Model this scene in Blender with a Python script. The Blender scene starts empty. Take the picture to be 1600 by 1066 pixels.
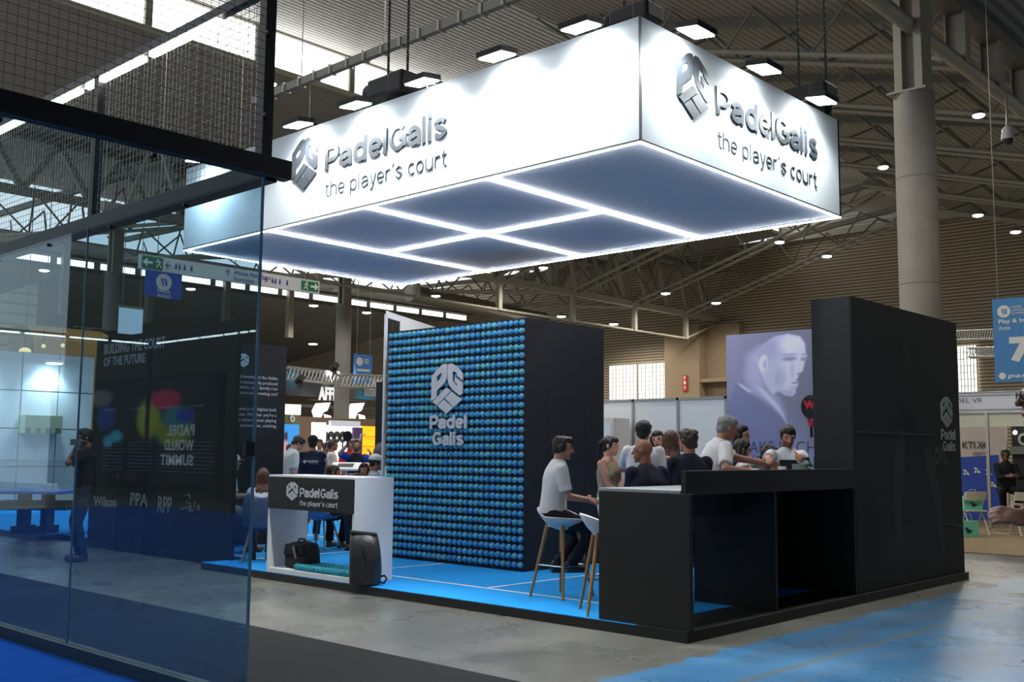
import bpy, bmesh, math, random
import numpy as np
from mathutils import Vector, Matrix
from mathutils.geometry import tessellate_polygon
from mathutils import noise as mnoise
random.seed(7)
SC = bpy.context.scene
COL = SC.collection
PI = math.pi
V = Vector

# ------------------------------------------------------------------ camera
F_PX = 1631.634
CAM = V((0, 0, 1.45))
RIGHT = V((0.73359, 0.67954, 0.0088)); 
def _cam():
    yaw, pit, roll = 0.7469, 0.1068, 0.0088
    fwd = V((-math.sin(yaw)*math.cos(pit), math.cos(yaw)*math.cos(pit), math.sin(pit)))
    r = V((math.cos(yaw), math.sin(yaw), 0)); u = r.cross(fwd)
    return (r*math.cos(roll)+u*math.sin(roll), -r*math.sin(roll)+u*math.cos(roll), fwd)
RIGHT, UP, FWD = _cam()
cd = bpy.data.cameras.new('camera'); cam = bpy.data.objects.new('camera', cd); COL.objects.link(cam)
cd.sensor_width = 36.0; cd.lens = F_PX/1600*36; cd.clip_end = 400
cam.matrix_world = Matrix(((RIGHT.x, UP.x, -FWD.x, CAM.x), (RIGHT.y, UP.y, -FWD.y, CAM.y), (RIGHT.z, UP.z, -FWD.z, CAM.z), (0, 0, 0, 1)))
SC.camera = cam
def ray(u, v): return FWD + RIGHT*((u-800)/F_PX) + UP*((533-v)/F_PX)
def az(u, v, z): d = ray(u, v); return CAM + d*((z-CAM.z)/d.z)
def ax(u, v, x): d = ray(u, v); return CAM + d*(x/d.x)
def ay(u, v, y): d = ray(u, v); return CAM + d*(y/d.y)
def ad(u, v, D): return CAM + ray(u, v)*D

# ------------------------------------------------------------------ materials
def mat(name, col, rough=.5, metal=0., var=.06, scale=12., bump=0., bscale=60., emit=0., spec=.5, alpha=None, stretch=None):
    m = bpy.data.materials.new(name); m.use_nodes = True
    nt = m.node_tree; N = nt.nodes; L = nt.links; b = N['Principled BSDF']
    b.inputs['Roughness'].default_value = rough; b.inputs['Metallic'].default_value = metal
    b.inputs['Specular IOR Level'].default_value = spec
    tc = N.new('ShaderNodeTexCoord')
    src = tc.outputs['Object']
    if stretch:
        mp = N.new('ShaderNodeMapping'); mp.inputs['Scale'].default_value = stretch; L.new(src, mp.inputs['Vector']); src = mp.outputs['Vector']
    nz = N.new('ShaderNodeTexNoise'); nz.inputs['Scale'].default_value = scale; nz.inputs['Detail'].default_value = 4; L.new(src, nz.inputs['Vector'])
    mx = N.new('ShaderNodeMix'); mx.data_type = 'RGBA'
    c = [max(0, x) for x in col]
    mx.inputs['A'].default_value = [x*(1-var) for x in c]+[1]; mx.inputs['B'].default_value = [min(1, x*(1+var)) for x in c]+[1]
    L.new(nz.outputs['Fac'], mx.inputs['Factor']); L.new(mx.outputs['Result'], b.inputs['Base Color'])
    if bump:
        n2 = N.new('ShaderNodeTexNoise'); n2.inputs['Scale'].default_value = bscale; n2.inputs['Detail'].default_value = 3; L.new(src, n2.inputs['Vector'])
        bp = N.new('ShaderNodeBump'); bp.inputs['Strength'].default_value = bump; bp.inputs['Distance'].default_value = .02
        L.new(n2.outputs['Fac'], bp.inputs['Height']); L.new(bp.outputs['Normal'], b.inputs['Normal'])
    if emit:
        L.new(mx.outputs['Result'], b.inputs['Emission Color']); b.inputs['Emission Strength'].default_value = emit
    return m
def srgb(r, g, b):
    f = lambda c: (c/255/12.92) if c <= 10 else ((c/255+.055)/1.055)**2.4
    return (f(r), f(g), f(b))
def wave_mat(name, c1, c2, axis, pitch, rough=.6, var=.15, bump=.4, metal=0., sharp=(.35, .65)):
    """ribbed sheet: bands along one object axis, plus dirt noise"""
    m = bpy.data.materials.new(name); m.use_nodes = True
    nt = m.node_tree; N = nt.nodes; L = nt.links; b = N['Principled BSDF']
    b.inputs['Roughness'].default_value = rough; b.inputs['Metallic'].default_value = metal
    tc = N.new('ShaderNodeTexCoord')
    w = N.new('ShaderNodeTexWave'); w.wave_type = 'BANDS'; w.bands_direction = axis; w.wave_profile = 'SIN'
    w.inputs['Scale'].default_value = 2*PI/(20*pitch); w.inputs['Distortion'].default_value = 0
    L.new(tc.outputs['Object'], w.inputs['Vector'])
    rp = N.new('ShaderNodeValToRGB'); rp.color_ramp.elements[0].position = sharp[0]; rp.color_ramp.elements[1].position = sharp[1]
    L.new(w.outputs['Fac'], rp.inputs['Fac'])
    mx = N.new('ShaderNodeMix'); mx.data_type = 'RGBA'; mx.inputs['A'].default_value = (*c1, 1); mx.inputs['B'].default_value = (*c2, 1)  # first colour darkens the grooves: their shade is put into the bands
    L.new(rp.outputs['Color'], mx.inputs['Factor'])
    nz = N.new('ShaderNodeTexNoise'); nz.inputs['Scale'].default_value = .35; nz.inputs['Detail'].default_value = 6; L.new(tc.outputs['Object'], nz.inputs['Vector'])
    mr = N.new('ShaderNodeMapRange'); mr.inputs['To Min'].default_value = 1-var; mr.inputs['To Max'].default_value = 1+var; L.new(nz.outputs['Fac'], mr.inputs['Value'])
    vm = N.new('ShaderNodeVectorMath'); vm.operation = 'SCALE'; L.new(mx.outputs['Result'], vm.inputs[0]); L.new(mr.outputs['Result'], vm.inputs['Scale'])
    L.new(vm.outputs['Vector'], b.inputs['Base Color'])
    if bump:
        bp = N.new('ShaderNodeBump'); bp.inputs['Strength'].default_value = bump; bp.inputs['Distance'].default_value = .03
        L.new(w.outputs['Fac'], bp.inputs['Height']); L.new(bp.outputs['Normal'], b.inputs['Normal'])
    return m
def glass_mat(name, tint, ior=1.5, rough=0.0):
    m = bpy.data.materials.new(name); m.use_nodes = True
    nt = m.node_tree; N = nt.nodes; L = nt.links; N.remove(N['Principled BSDF']); out = N['Material Output']
    t = N.new('ShaderNodeBsdfTransparent'); g = N.new('ShaderNodeBsdfGlossy'); g.inputs['Roughness'].default_value = rough
    nz = N.new('ShaderNodeTexNoise'); nz.inputs['Scale'].default_value = 3
    tc = N.new('ShaderNodeTexCoord'); L.new(tc.outputs['Object'], nz.inputs['Vector'])
    mx = N.new('ShaderNodeMix'); mx.data_type = 'RGBA'; mx.inputs['A'].default_value = (*[x*.99 for x in tint], 1); mx.inputs['B'].default_value = (*tint, 1)
    L.new(nz.outputs['Fac'], mx.inputs['Factor']); L.new(mx.outputs['Result'], t.inputs['Color'])
    fr = N.new('ShaderNodeFresnel'); ge = N.new('ShaderNodeNewGeometry'); mr = N.new('ShaderNodeMapRange'); mr.inputs['To Min'].default_value = ior; mr.inputs['To Max'].default_value = 1/ior; L.new(ge.outputs['Backfacing'], mr.inputs['Value']); L.new(mr.outputs['Result'], fr.inputs['IOR'])
    s = N.new('ShaderNodeMixShader'); L.new(fr.outputs['Fac'], s.inputs['Fac']); L.new(t.outputs['BSDF'], s.inputs[1]); L.new(g.outputs['BSDF'], s.inputs[2])
    L.new(s.outputs['Shader'], out.inputs['Surface'])
    return m
def vcol_mat(name, rough=.6, emit=0., gain=1.):
    """printed picture: colours come from the print's own colour attribute"""
    m = bpy.data.materials.new(name); m.use_nodes = True
    nt = m.node_tree; N = nt.nodes; L = nt.links; b = N['Principled BSDF']; b.inputs['Roughness'].default_value = rough
    a = N.new('ShaderNodeAttribute'); a.attribute_name = 'print'; g = N.new('ShaderNodeVectorMath'); g.operation = 'SCALE'; g.inputs['Scale'].default_value = gain; L.new(a.outputs['Color'], g.inputs[0]); L.new(g.outputs['Vector'], b.inputs['Base Color'])
    if emit:
        L.new(a.outputs['Color'], b.inputs['Emission Color']); b.inputs['Emission Strength'].default_value = emit
    return m

# ------------------------------------------------------------------ mesh building
class MB:
    def __init__(s): s.v = []; s.f = []; s.mi = []; s.m = 0
    def add(s, vs, fs):
        o = len(s.v); s.v.extend([tuple(p) for p in vs]); s.f.extend([tuple(i+o for i in f) for f in fs]); s.mi.extend([s.m]*len(fs)); return s
    def box(s, x0, x1, y0, y1, z0, z1):
        vs = [(x, y, z) for z in (z0, z1) for y in (y0, y1) for x in (x0, x1)]
        return s.add(vs, [(0, 2, 3, 1), (4, 5, 7, 6), (0, 1, 5, 4), (2, 6, 7, 3), (0, 4, 6, 2), (1, 3, 7, 5)])
    def obox(s, c, size, M=None):
        M = M or Matrix.Identity(3); c = V(c); h = V(size)/2
        vs = [c + M @ V((x*h.x, y*h.y, z*h.z)) for z in (-1, 1) for y in (-1, 1) for x in (-1, 1)]
        return s.add(vs, [(0, 2, 3, 1), (4, 5, 7, 6), (0, 1, 5, 4), (2, 6, 7, 3), (0, 4, 6, 2), (1, 3, 7, 5)])
    def bar(s, a, b, w, h=None, up=(0, 0, 1)):
        """square bar from a to b"""
        a, b = V(a), V(b); h = h or w; d = (b-a); ln = d.length; d.normalize(); up = V(up)
        if abs(d.dot(up)) > .98: up = V((1, 0, 0))
        x = d.cross(up).normalized(); z = x.cross(d)
        M = Matrix((x, d, z)).transposed(); return s.obox((a+b)/2, (w, ln, h), M)
    def cyl(s, a, b, r0, r1=None, n=12, caps=True):
        a, b = V(a), V(b); r1 = r0 if r1 is None else r1; d = (b-a).normalized()
        x = d.cross(V((0, 0, 1)) if abs(d.z) < .95 else V((1, 0, 0))).normalized(); y = d.cross(x)
        vs = []
        for p, r in ((a, r0), (b, r1)):
            for i in range(n):
                t = 2*PI*i/n; vs.append(p + (x*math.cos(t)+y*math.sin(t))*r)
        fs = [(i, (i+1) % n, n+(i+1) % n, n+i) for i in range(n)]
        if caps: fs += [tuple(range(n-1, -1, -1)), tuple(range(n, 2*n))]
        return s.add(vs, fs)
    def tube(s, pts, r, n=8):
        pts = [V(p) for p in pts]; vs = []; prev = None
        for i, p in enumerate(pts):
            d = (pts[min(i+1, len(pts)-1)]-pts[max(i-1, 0)]).normalized()
            if prev is None: x = d.cross(V((0, 0, 1)) if abs(d.z) < .95 else V((1, 0, 0))).normalized()
            else: x = (prev - d*prev.dot(d)).normalized()
            prev = x; y = d.cross(x); rr = r[i] if isinstance(r, (list, tuple)) else r
            for k in range(n):
                t = 2*PI*k/n; vs.append(p+(x*math.cos(t)+y*math.sin(t))*rr)
        fs = []
        for i in range(len(pts)-1):
            for k in range(n): fs.append((i*n+k, i*n+(k+1) % n, (i+1)*n+(k+1) % n, (i+1)*n+k))
        fs += [tuple(range(n-1, -1, -1)), tuple(range((len(pts)-1)*n, len(pts)*n))]
        return s.add(vs, fs)
    def ell(s, c, r, M=None, nu=16, nv=10):
        if not hasattr(r, '__len__'): r = (r, r, r)
        c = V(c); M = M or Matrix.Identity(3); vs = [c + M @ V((0, 0, r[2]))]
        for j in range(1, nv):
            t = PI*j/nv
            for i in range(nu):
                p = 2*PI*i/nu; vs.append(c + M @ V((r[0]*math.sin(t)*math.cos(p), r[1]*math.sin(t)*math.sin(p), r[2]*math.cos(t))))
        vs.append(c + M @ V((0, 0, -r[2])))
        fs = [(0, 1+i, 1+(i+1) % nu) for i in range(nu)]
        for j in range(nv-2):
            for i in range(nu):
                a = 1+j*nu+i; b = 1+j*nu+(i+1) % nu; fs.append((a, a+nu, b+nu, b))
        last = len(vs)-1; o = 1+(nv-2)*nu
        fs += [(last, o+(i+1) % nu, o+i) for i in range(nu)]
        return s.add(vs, fs)
    def loft(s, rings, caps=True):
        """rings: lists of equal point counts"""
        n = len(rings[0]); vs = [p for r in rings for p in r]; fs = []
        for i in range(len(rings)-1):
            for k in range(n): fs.append((i*n+k, i*n+(k+1) % n, (i+1)*n+(k+1) % n, (i+1)*n+k))
        if caps: fs += [tuple(range(n-1, -1, -1)), tuple(range((len(rings)-1)*n, len(rings)*n))]
        return s.add(vs, fs)
    def prism(s, loops, fr, d0, d1):
        """2D polygon (first loop outer, others holes) extruded along the frame normal from d0 to d1"""
        lo = [[V((p[0], p[1], 0)) for p in l] for l in loops]; tri = tessellate_polygon(lo)
        flat = [p for l in lo for p in l]; n = len(flat)
        vs = [fr @ V((p.x, p.y, d0)) for p in flat]+[fr @ V((p.x, p.y, d1)) for p in flat]; fs = []
        for t in tri:
            a, b, c = t
            if (flat[b]-flat[a]).cross(flat[c]-flat[a]).z < 0: a, c = c, a
            fs.append((a+n, b+n, c+n)); fs.append((c, b, a))
        o = 0
        for l in lo:
            m = len(l)
            for i in range(m): fs.append((o+i, o+(i+1) % m, n+o+(i+1) % m, n+o+i))
            o += m
        return s.add(vs, fs)
    def quad(s, a, b, c, d): return s.add([a, b, c, d], [(0, 1, 2, 3)])
    def build(s, name, mats, parent=None, smooth=False, bevel=0.):
        me = bpy.data.meshes.new(name); me.from_pydata(s.v, [], s.f)
        for m in (mats if isinstance(mats, (list, tuple)) else [mats]): me.materials.append(m)
        if any(s.mi): me.polygons.foreach_set('material_index', s.mi)
        bm = bmesh.new(); bm.from_mesh(me); bmesh.ops.recalc_face_normals(bm, faces=bm.faces)
        if bevel: bmesh.ops.bevel(bm, geom=[e for e in bm.edges if len(e.link_faces) == 2 and e.calc_face_angle(0) > .6], offset=bevel, segments=2, affect='EDGES', profile=.5)
        bm.to_mesh(me); bm.free()
        if smooth: me.polygons.foreach_set('use_smooth', [True]*len(me.polygons)); 
        me.update()
        if smooth and smooth != 'all':
            try: me.set_sharp_from_angle(angle=.7)
            except Exception: pass
        return link(name, me, parent)
MW = {}
def link(name, data, parent=None):
    o = bpy.data.objects.new(name, data); COL.objects.link(o)
    if parent is not None:
        o.parent = parent; o.matrix_parent_inverse = MW.get(parent.name, Matrix.Identity(4)).inverted()
    MW[o.name] = Matrix.Identity(4)
    return o
def thing(name, label, cat, loc=(0, 0, 0), group=None, rz=0):
    o = bpy.data.objects.new(name, None); COL.objects.link(o); o.empty_display_size = .1
    o.location = loc; o.rotation_euler = (0, 0, rz); MW[o.name] = Matrix.Translation(loc) @ Matrix.Rotation(rz, 4, 'Z')
    return tag(o, label, cat, group)
def tag(o, label, cat, group=None, kind=None):
    o['label'] = label; o['category'] = cat
    if group: o['group'] = group
    if kind: o['kind'] = kind
    return o
def struct(o, label=None, cat=None):
    o['kind'] = 'structure'
    if label: o['label'] = label
    if cat: o['category'] = cat
    return o
def dup(root, loc, rz=0, label=None, group=None):
    """copy a thing with its parts and their parts; parts are local to the root"""
    r = root.copy(); COL.objects.link(r); r.location = loc; r.rotation_euler = (0, 0, rz)
    if label: r['label'] = label
    if group: r['group'] = group
    for ch in list(root.children):
        c = ch.copy(); COL.objects.link(c); c.parent = r
        for g in list(ch.children):
            d = g.copy(); COL.objects.link(d); d.parent = c
    return r
def frame(o, x, y):
    o, x, y = V(o), V(x).normalized(), V(y).normalized(); n = x.cross(y)
    return Matrix(((x.x, y.x, n.x, o.x), (x.y, y.y, n.y, o.y), (x.z, y.z, n.z, o.z), (0, 0, 0, 1)))
def front(y): return frame((0, y, 0), (1, 0, 0), (0, 0, 1))     # coords (x, z), normal -Y
def side(x): return frame((x, 0, 0), (0, 1, 0), (0, 0, 1))      # coords (y, z), normal +X
_tc = {}
def text_mesh(txt, bold):
    k = (txt, bold)
    if k not in _tc:
        cu = bpy.data.curves.new('t', 'FONT'); cu.body = txt; cu.size = 1; cu.offset = bold; cu.resolution_u = 3; cu.extrude = 0; cu.fill_mode = 'FRONT'; cu.space_character = 1+max(0, bold)*1.8
        ob = bpy.data.objects.new('t', cu); COL.objects.link(ob); bpy.context.view_layer.update()
        me = bpy.data.meshes.new_from_object(ob.evaluated_get(bpy.context.evaluated_depsgraph_get()))
        vs = np.array([v.co[:2] for v in me.vertices]); fs = [tuple(p.vertices) for p in me.polygons]
        bpy.data.objects.remove(ob); bpy.data.curves.remove(cu); bpy.data.meshes.remove(me); _tc[k] = (vs, fs)
    return _tc[k]
def text(mb, txt, fr, x0, x1, y0, y1, d0, d1, bold=0., slant=0.):
    """lettering whose ink fills the box x0..x1, y0..y1 of the frame, standing d0..d1 proud"""
    vs, fs = text_mesh(txt, bold); mn = vs.min(0); mx = vs.max(0)
    q = (vs-mn)/np.maximum(mx-mn, 1e-6); X = x0+q[:, 0]*(x1-x0)+slant*q[:, 1]; Y = y0+q[:, 1]*(y1-y0)
    n = len(vs); P = [fr @ V((X[i], Y[i], d1)) for i in range(n)]
    ed = {}
    for f in fs:
        for i in range(len(f)):
            a, b = f[i], f[(i+1) % len(f)]
            k = (min(a, b), max(a, b)); ed[k] = None if k in ed else (a, b)
    F = list(fs)
    if abs(d1-d0) > 1e-5:
        P += [fr @ V((X[i], Y[i], d0)) for i in range(n)]
        F += [(e[1], e[0], e[0]+n, e[1]+n) for e in ed.values() if e]
    mb.add(P, F)
def arc(cx, cy, r, a0, a1, n=8, ry=None):
    ry = ry or r
    return [(cx+r*math.cos(math.radians(a0+(a1-a0)*i/n)), cy+ry*math.sin(math.radians(a0+(a1-a0)*i/n))) for i in range(n+1)]
_LP = [(125, 475), (125, 215), (140, 195), (232, 105), (262, 90), (285, 90), (297, 108), (297, 220), (290, 255), (270, 290), (182, 372), (180, 440)]
_LH = [(180, 222), (228, 180), (238, 186), (238, 215), (230, 235), (180, 282)]
_LG = [(303, 115), (318, 90), (352, 92), (440, 168), (458, 195), (468, 225), (468, 274), (412, 224), (408, 200), (380, 176), (360, 180), (358, 268), (378, 300), (410, 332), (412, 308), (384, 280), (384, 232), (468, 300), (468, 405), (455, 425), (432, 424), (340, 340), (316, 296), (303, 240)]
_LB = [[(137, 485), (290, 340), (345, 378), (190, 520)], [(277, 450), (350, 388), (465, 472), (378, 548)], [(194, 525), (265, 465), (372, 552), (295, 612)]]
def pg_logo(mb, fr, x0, x1, y0, y1, d0, d1):
    q = lambda l: [(x0+(p[0]-125)/343*(x1-x0), y1-(p[1]-90)/522*(y1-y0)) for p in l]
    mb.prism([q(_LP), q(_LH)], fr, d0, d1); mb.prism([q(_LG)], fr, d0, d1)
    for b in _LB: mb.prism([q(b)], fr, d0, d1)
def ellipse(cx, cy, rx, ry, n=24): return [(cx+rx*math.cos(2*PI*i/n), cy+ry*math.sin(2*PI*i/n)) for i in range(n)]
def rect(x0, x1, y0, y1): return [(x0, y0), (x1, y0), (x1, y1), (x0, y1)]
def print_grid(name, fr, x0, x1, y0, y1, nx, ny, fn, material, parent, d=0.001, thick=None):
    """flat printed picture: a grid whose colours are computed by fn(s, t) -> rgb (linear)"""
    me = bpy.data.meshes.new(name); vs = []; fs = []; cols = []
    for j in range(ny+1):
        for i in range(nx+1):
            s, t = i/nx, j/ny; vs.append(fr @ V((x0+(x1-x0)*s, y0+(y1-y0)*t, d))); cols.append((*fn(s, t), 1))
    for j in range(ny):
        for i in range(nx): a = j*(nx+1)+i; fs.append((a, a+1, a+nx+2, a+nx+1))
    me.from_pydata(vs, [], fs); ca = me.color_attributes.new('print', 'FLOAT_COLOR', 'POINT')
    ca.data.foreach_set('color', [c for k in cols for c in k]); me.materials.append(material); me.update()
    return link(name, me, parent)
# ---- stroke lettering for the stand's own wordmark
def _crv(pts, n=6):
    """smooth open curve through the points"""
    P = [pts[0]]+list(pts)+[pts[-1]]; out = []
    for i in range(1, len(P)-2):
        p0, p1, p2, p3 = [np.array(q, float) for q in P[i-1:i+3]]
        for k in range(n):
            t = k/n; out.append(tuple(.5*((2*p1)+(-p0+p2)*t+(2*p0-5*p1+4*p2-p3)*t*t+(-p0+3*p1-3*p2+p3)*t**3)))
    out.append(tuple(pts[-1])); return out
def glyphs(w, xh):
    """centre lines inside a cap height of 1; w stroke width, xh x-height; returns advance and strokes"""
    h = w/2; r = .255 if w > .1 else .235; c = h+r-h*.3; ry = (xh-w)/2; m = xh/2; q = (c-h)
    E = lambda a0, a1, cx=None, rx=None, cy=None, r_=None, n=18: arc(c if cx is None else cx, m if cy is None else cy, q if rx is None else rx, a0, a1, n, ry if r_ is None else r_)
    s_ = 2*c
    cap = (1-w)/2
    G = {
        'P': (.70, [[(h, 0), (h, 1)], [(h, 1-h), (.36, 1-h)]+arc(.36, 1-h-.25, .25, 90, -90, 12)+[(h, .5-h)]]),
        'a': (s_+.06, [[(s_-h, 0), (s_-h, xh*.58)]+arc(c, xh*.58, q, 0, 165, 12, xh*.42-h), [(s_-h, xh*.56), (c*.95, xh*.55)]+arc(c*.92, xh*.275+h*.25, q*.9, 90, 270, 12, xh*.275-h*.75)+[(c, h), (s_-h, xh*.26)]]),
        'd': (s_+.06, [E(0, 360), [(s_-h, 0), (s_-h, 1)]]),
        'p': (s_+.06, [E(0, 360), [(h, -.27), (h, xh)]]),
        'e': (s_+.04, [[(s_-h, m)]+E(2, 318), [(h, m), (s_-h, m)]]),
        'c': (s_-.02, [E(48, 312)]), 'o': (s_+.04, [E(0, 360)]),
        'l': (w+.1, [[(h, 0), (h, 1)]]), 'i': (w+.1, [[(h, 0), (h, xh)], [(h, 1-w*1.02), (h, 1)]]),
        'h': (s_+.05, [[(h, 0), (h, 1)], [(h, xh*.55)]+arc(c, xh*.58, q, 180, 0, 12, xh*.42-h)+[(s_-h, 0)]]),
        'u': (s_+.05, [[(h, xh), (h, xh*.42)]+arc(c, xh*.42, q, 180, 360, 12, xh*.42-h)+[(s_-h, xh*.45)], [(s_-h, xh), (s_-h, 0)]]),
        'r': (.36, [[(h, 0), (h, xh)], [(h, xh*.58)]+arc(h+.2, xh*.58, .2, 180, 84, 8, xh*.42-h)+[(.33, xh-h)]]),
        't': (.36, [[(.14, .94), (.14, .2)]+arc(.14+.13, .2, .13, 180, 275, 8, .2-h)+[(.33, h)], [(0, xh-h), (.32, xh-h)]]),
        'y': (.46, [[(.02, xh), (.23, 0)], [(.44, xh), (.2, -.14), (.14, -.24), (.03, -.26)]]),
        's': (.46+w*.6, [_crv([(s_-h*1.2-.02, xh*.76), (c+.06, xh-h*1.02), (c-.05, xh-h*1.02), (h+.015, xh*.75), (c-.08, xh*.56), (c+.08, xh*.46), (s_-h-.03, xh*.27), (c+.05, h*1.02), (c-.07, h*1.02), (h*.95, xh*.24)])]),
        '´': (.2, [[(.05, .78), (.15, .96)]]), ' ': (.26, []),
        'G': (.92, [arc(.43, .5, .43-h, 42, 318, 24, cap)+[], [(.43+(.43-h)*.76, .5-cap*.66), (.86-h, .46), (.47, .46)], [(.86-h, .46), (.86-h, .12)]]),
    }
    return G
def ribbon(mb, pts, w, fr, d0, d1):
    pts = [np.array(p, float) for p in pts]; q = [pts[0]]
    for p in pts[1:]:
        if np.hypot(*(p-q[-1])) > 1e-5: q.append(p)
    closed = len(q) > 3 and np.hypot(*(q[0]-q[-1])) < 1e-4
    if closed: q = q[:-1]
    n = len(q); L, R = [], []
    for i in range(n):
        a = q[(i-1) % n] if (closed or i > 0) else None; b = q[(i+1) % n] if (closed or i < n-1) else None
        d1_ = (q[i]-a) if a is not None else (b-q[i]); d2_ = (b-q[i]) if b is not None else d1_
        d1_ = d1_/np.hypot(*d1_); d2_ = d2_/np.hypot(*d2_); t = d1_+d2_
        t = t/np.hypot(*t) if np.hypot(*t) > .2 else d1_
        nn = np.array([-t[1], t[0]]); k = max(.45, abs(float(nn @ np.array([-d1_[1], d1_[0]]))))
        L.append(q[i]+nn*w/2/k); R.append(q[i]-nn*w/2/k)
    vs = []
    for d in (d1, d0):
        for P in (L, R): vs += [fr @ V((p[0], p[1], d)) for p in P]
    F = []; m = n if closed else n-1
    for i in range(m):
        j = (i+1) % n; F += [(n+i, n+j, j, i), (i, j, 2*n+j, 2*n+i), (n+j, n+i, 3*n+i, 3*n+j)]
    if not closed: F += [(0, 2*n, 3*n, n), (n-1, 2*n-1, 4*n-1, 3*n-1)]
    mb.add(vs, F)
def wordmark(mb, txt, fr, x0, x1, y0, y1, d0, d1, w=.2, xh=.74, gap=0.):
    """y0 baseline, y1 cap height; squeezed to run from x0 to x1"""
    G = glyphs(w, xh); x = 0; S = []
    for ch in txt:
        adv, st = G[ch]; S += [[(p[0]+x, p[1]) for p in s] for s in st]; x += adv+gap
    xs = [p[0] for s in S for p in s]; a, b = min(xs)-w/2, max(xs)+w/2; k = (x1-x0)/(b-a); ky = y1-y0
    for i, s in enumerate(S):
        P = [(x0+(p[0]-a)*k, y0+p[1]*ky) for p in s]
        ribbon(mb, P, w*(k+ky)/2, fr, d0, d1+i*.0003)
# ------------------------------------------------------------------ people
def vox(mb, size, smooth=3, disp=0.):
    """fuse overlapping closed shapes into one continuous surface"""
    me = bpy.data.meshes.new('tmp'); me.from_pydata(mb.v, [], mb.f)
    bm = bmesh.new(); bm.from_mesh(me); bmesh.ops.recalc_face_normals(bm, faces=bm.faces); bm.to_mesh(me); bm.free()
    ob = bpy.data.objects.new('tmp', me); COL.objects.link(ob)
    r = ob.modifiers.new('r', 'REMESH'); r.mode = 'VOXEL'; r.voxel_size = size; r.adaptivity = 0
    s = ob.modifiers.new('s', 'SMOOTH'); s.factor = .5; s.iterations = smooth
    bpy.context.view_layer.update()
    out = bpy.data.meshes.new_from_object(ob.evaluated_get(bpy.context.evaluated_depsgraph_get()))
    bpy.data.objects.remove(ob); bpy.data.meshes.remove(me)
    out.materials.clear(); out.polygons.foreach_set('use_smooth', [True]*len(out.polygons))
    return out
def crumple(me, amp, freq, sx=1., sz=1.):
    """gentle folds: push the surface along its normals by a smooth random field"""
    n = len(me.vertices); p = np.empty(n*3); me.vertices.foreach_get('co', p); p = p.reshape(-1, 3)
    nr = np.empty(n*3); me.vertices.foreach_get('normal', nr); nr = nr.reshape(-1, 3)
    rg = np.random.RandomState(n % 9973); k = np.zeros(n); sc = np.array([sx, sx, sz])*freq
    for o in range(10):
        d = rg.normal(size=3); d /= np.linalg.norm(d); f = rg.uniform(.7, 2.2)
        k += np.sin((p*sc) @ d*f*2.2+rg.uniform(0, 6.28)+1.2*np.sin((p*sc) @ rg.normal(size=3)*.8))/(1+f)
    me.vertices.foreach_set('co', (p+nr*(amp*k*.45)[:, None]).ravel()); me.update(); return me
def ik(a, t, l1, l2, hint):
    a, t, hint = V(a), V(t), V(hint); d = t-a; L = d.length
    if L > (l1+l2)*.995: d = d*((l1+l2)*.995/L); t = a+d; L = d.length
    u = d.normalized(); x = (l1*l1-l2*l2+L*L)/(2*L); h = math.sqrt(max(l1*l1-x*x, 0))
    p = hint-u*hint.dot(u)
    p = p.normalized() if p.length > 1e-4 else V((0, 1, 0))
    return a+u*x+p*h, t
def ring(c, x, y, rx, ry, n=18, sq=1.):
    out = []
    for i in range(n):
        t = 2*PI*i/n; cx, cy = math.cos(t), math.sin(t)
        if sq != 1.: cx = math.copysign(abs(cx)**sq, cx); cy = math.copysign(abs(cy)**sq, cy)
        out.append(c+x*(rx*cx)+y*(ry*cy))
    return out
def limb(mb, pts, rad, n=12):
    for i in range(len(pts)-1):
        mb.cyl(pts[i], pts[i+1], rad[i], rad[i+1], n=n)
    for p, r in zip(pts, rad): mb.ell(p, r, nu=12, nv=8)
SKIN = {}
def skin(tone):
    if tone not in SKIN:
        c = {'fair': (200, 150, 128), 'mid': (176, 124, 100), 'tan': (150, 100, 78), 'dark': (92, 60, 46)}[tone]
        SKIN[tone] = mat('skin_'+tone, srgb(*c), .5, var=.08, scale=30)
    return SKIN[tone]
CL = {}
def cloth(rgb, kind='cotton'):
    k = (rgb, kind)
    if k not in CL: CL[k] = mat('cloth', srgb(*rgb), .85, var=.07, scale=9, bump=.35, bscale=14, spec=.25)
    return CL[k]
HAIR = {}
BRD = {}
def beardm(tone, hcol):
    k = (tone, hcol)
    if k not in BRD:
        a = skin(tone).node_tree.nodes['Mix'].inputs['A'].default_value; b = srgb(*(hcol or (60, 50, 45)))
        BRD[k] = mat('beard', [a[i]*.3+b[i]*.7 for i in range(3)], .7, var=.3, scale=120)
    return BRD[k]
def hairm(rgb):
    if rgb not in HAIR: HAIR[rgb] = mat('hair', srgb(*rgb), .45, var=.45, scale=60, bump=.6, bscale=120, stretch=(1, 1, .15))
    return HAIR[rgb]
EYE = mat('eye', (.012, .01, .01), .2)
LIPR = mat('lips_red', srgb(150, 40, 45), .4); LIPN = mat('lips', srgb(150, 90, 82), .5)
SHOE = mat('shoe_black', (.02, .02, .022), .5); SHOEW = mat('shoe_grey', (.35, .35, .36), .6)
GLS = mat('glasses_frame', (.02, .03, .06), .3)
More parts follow.
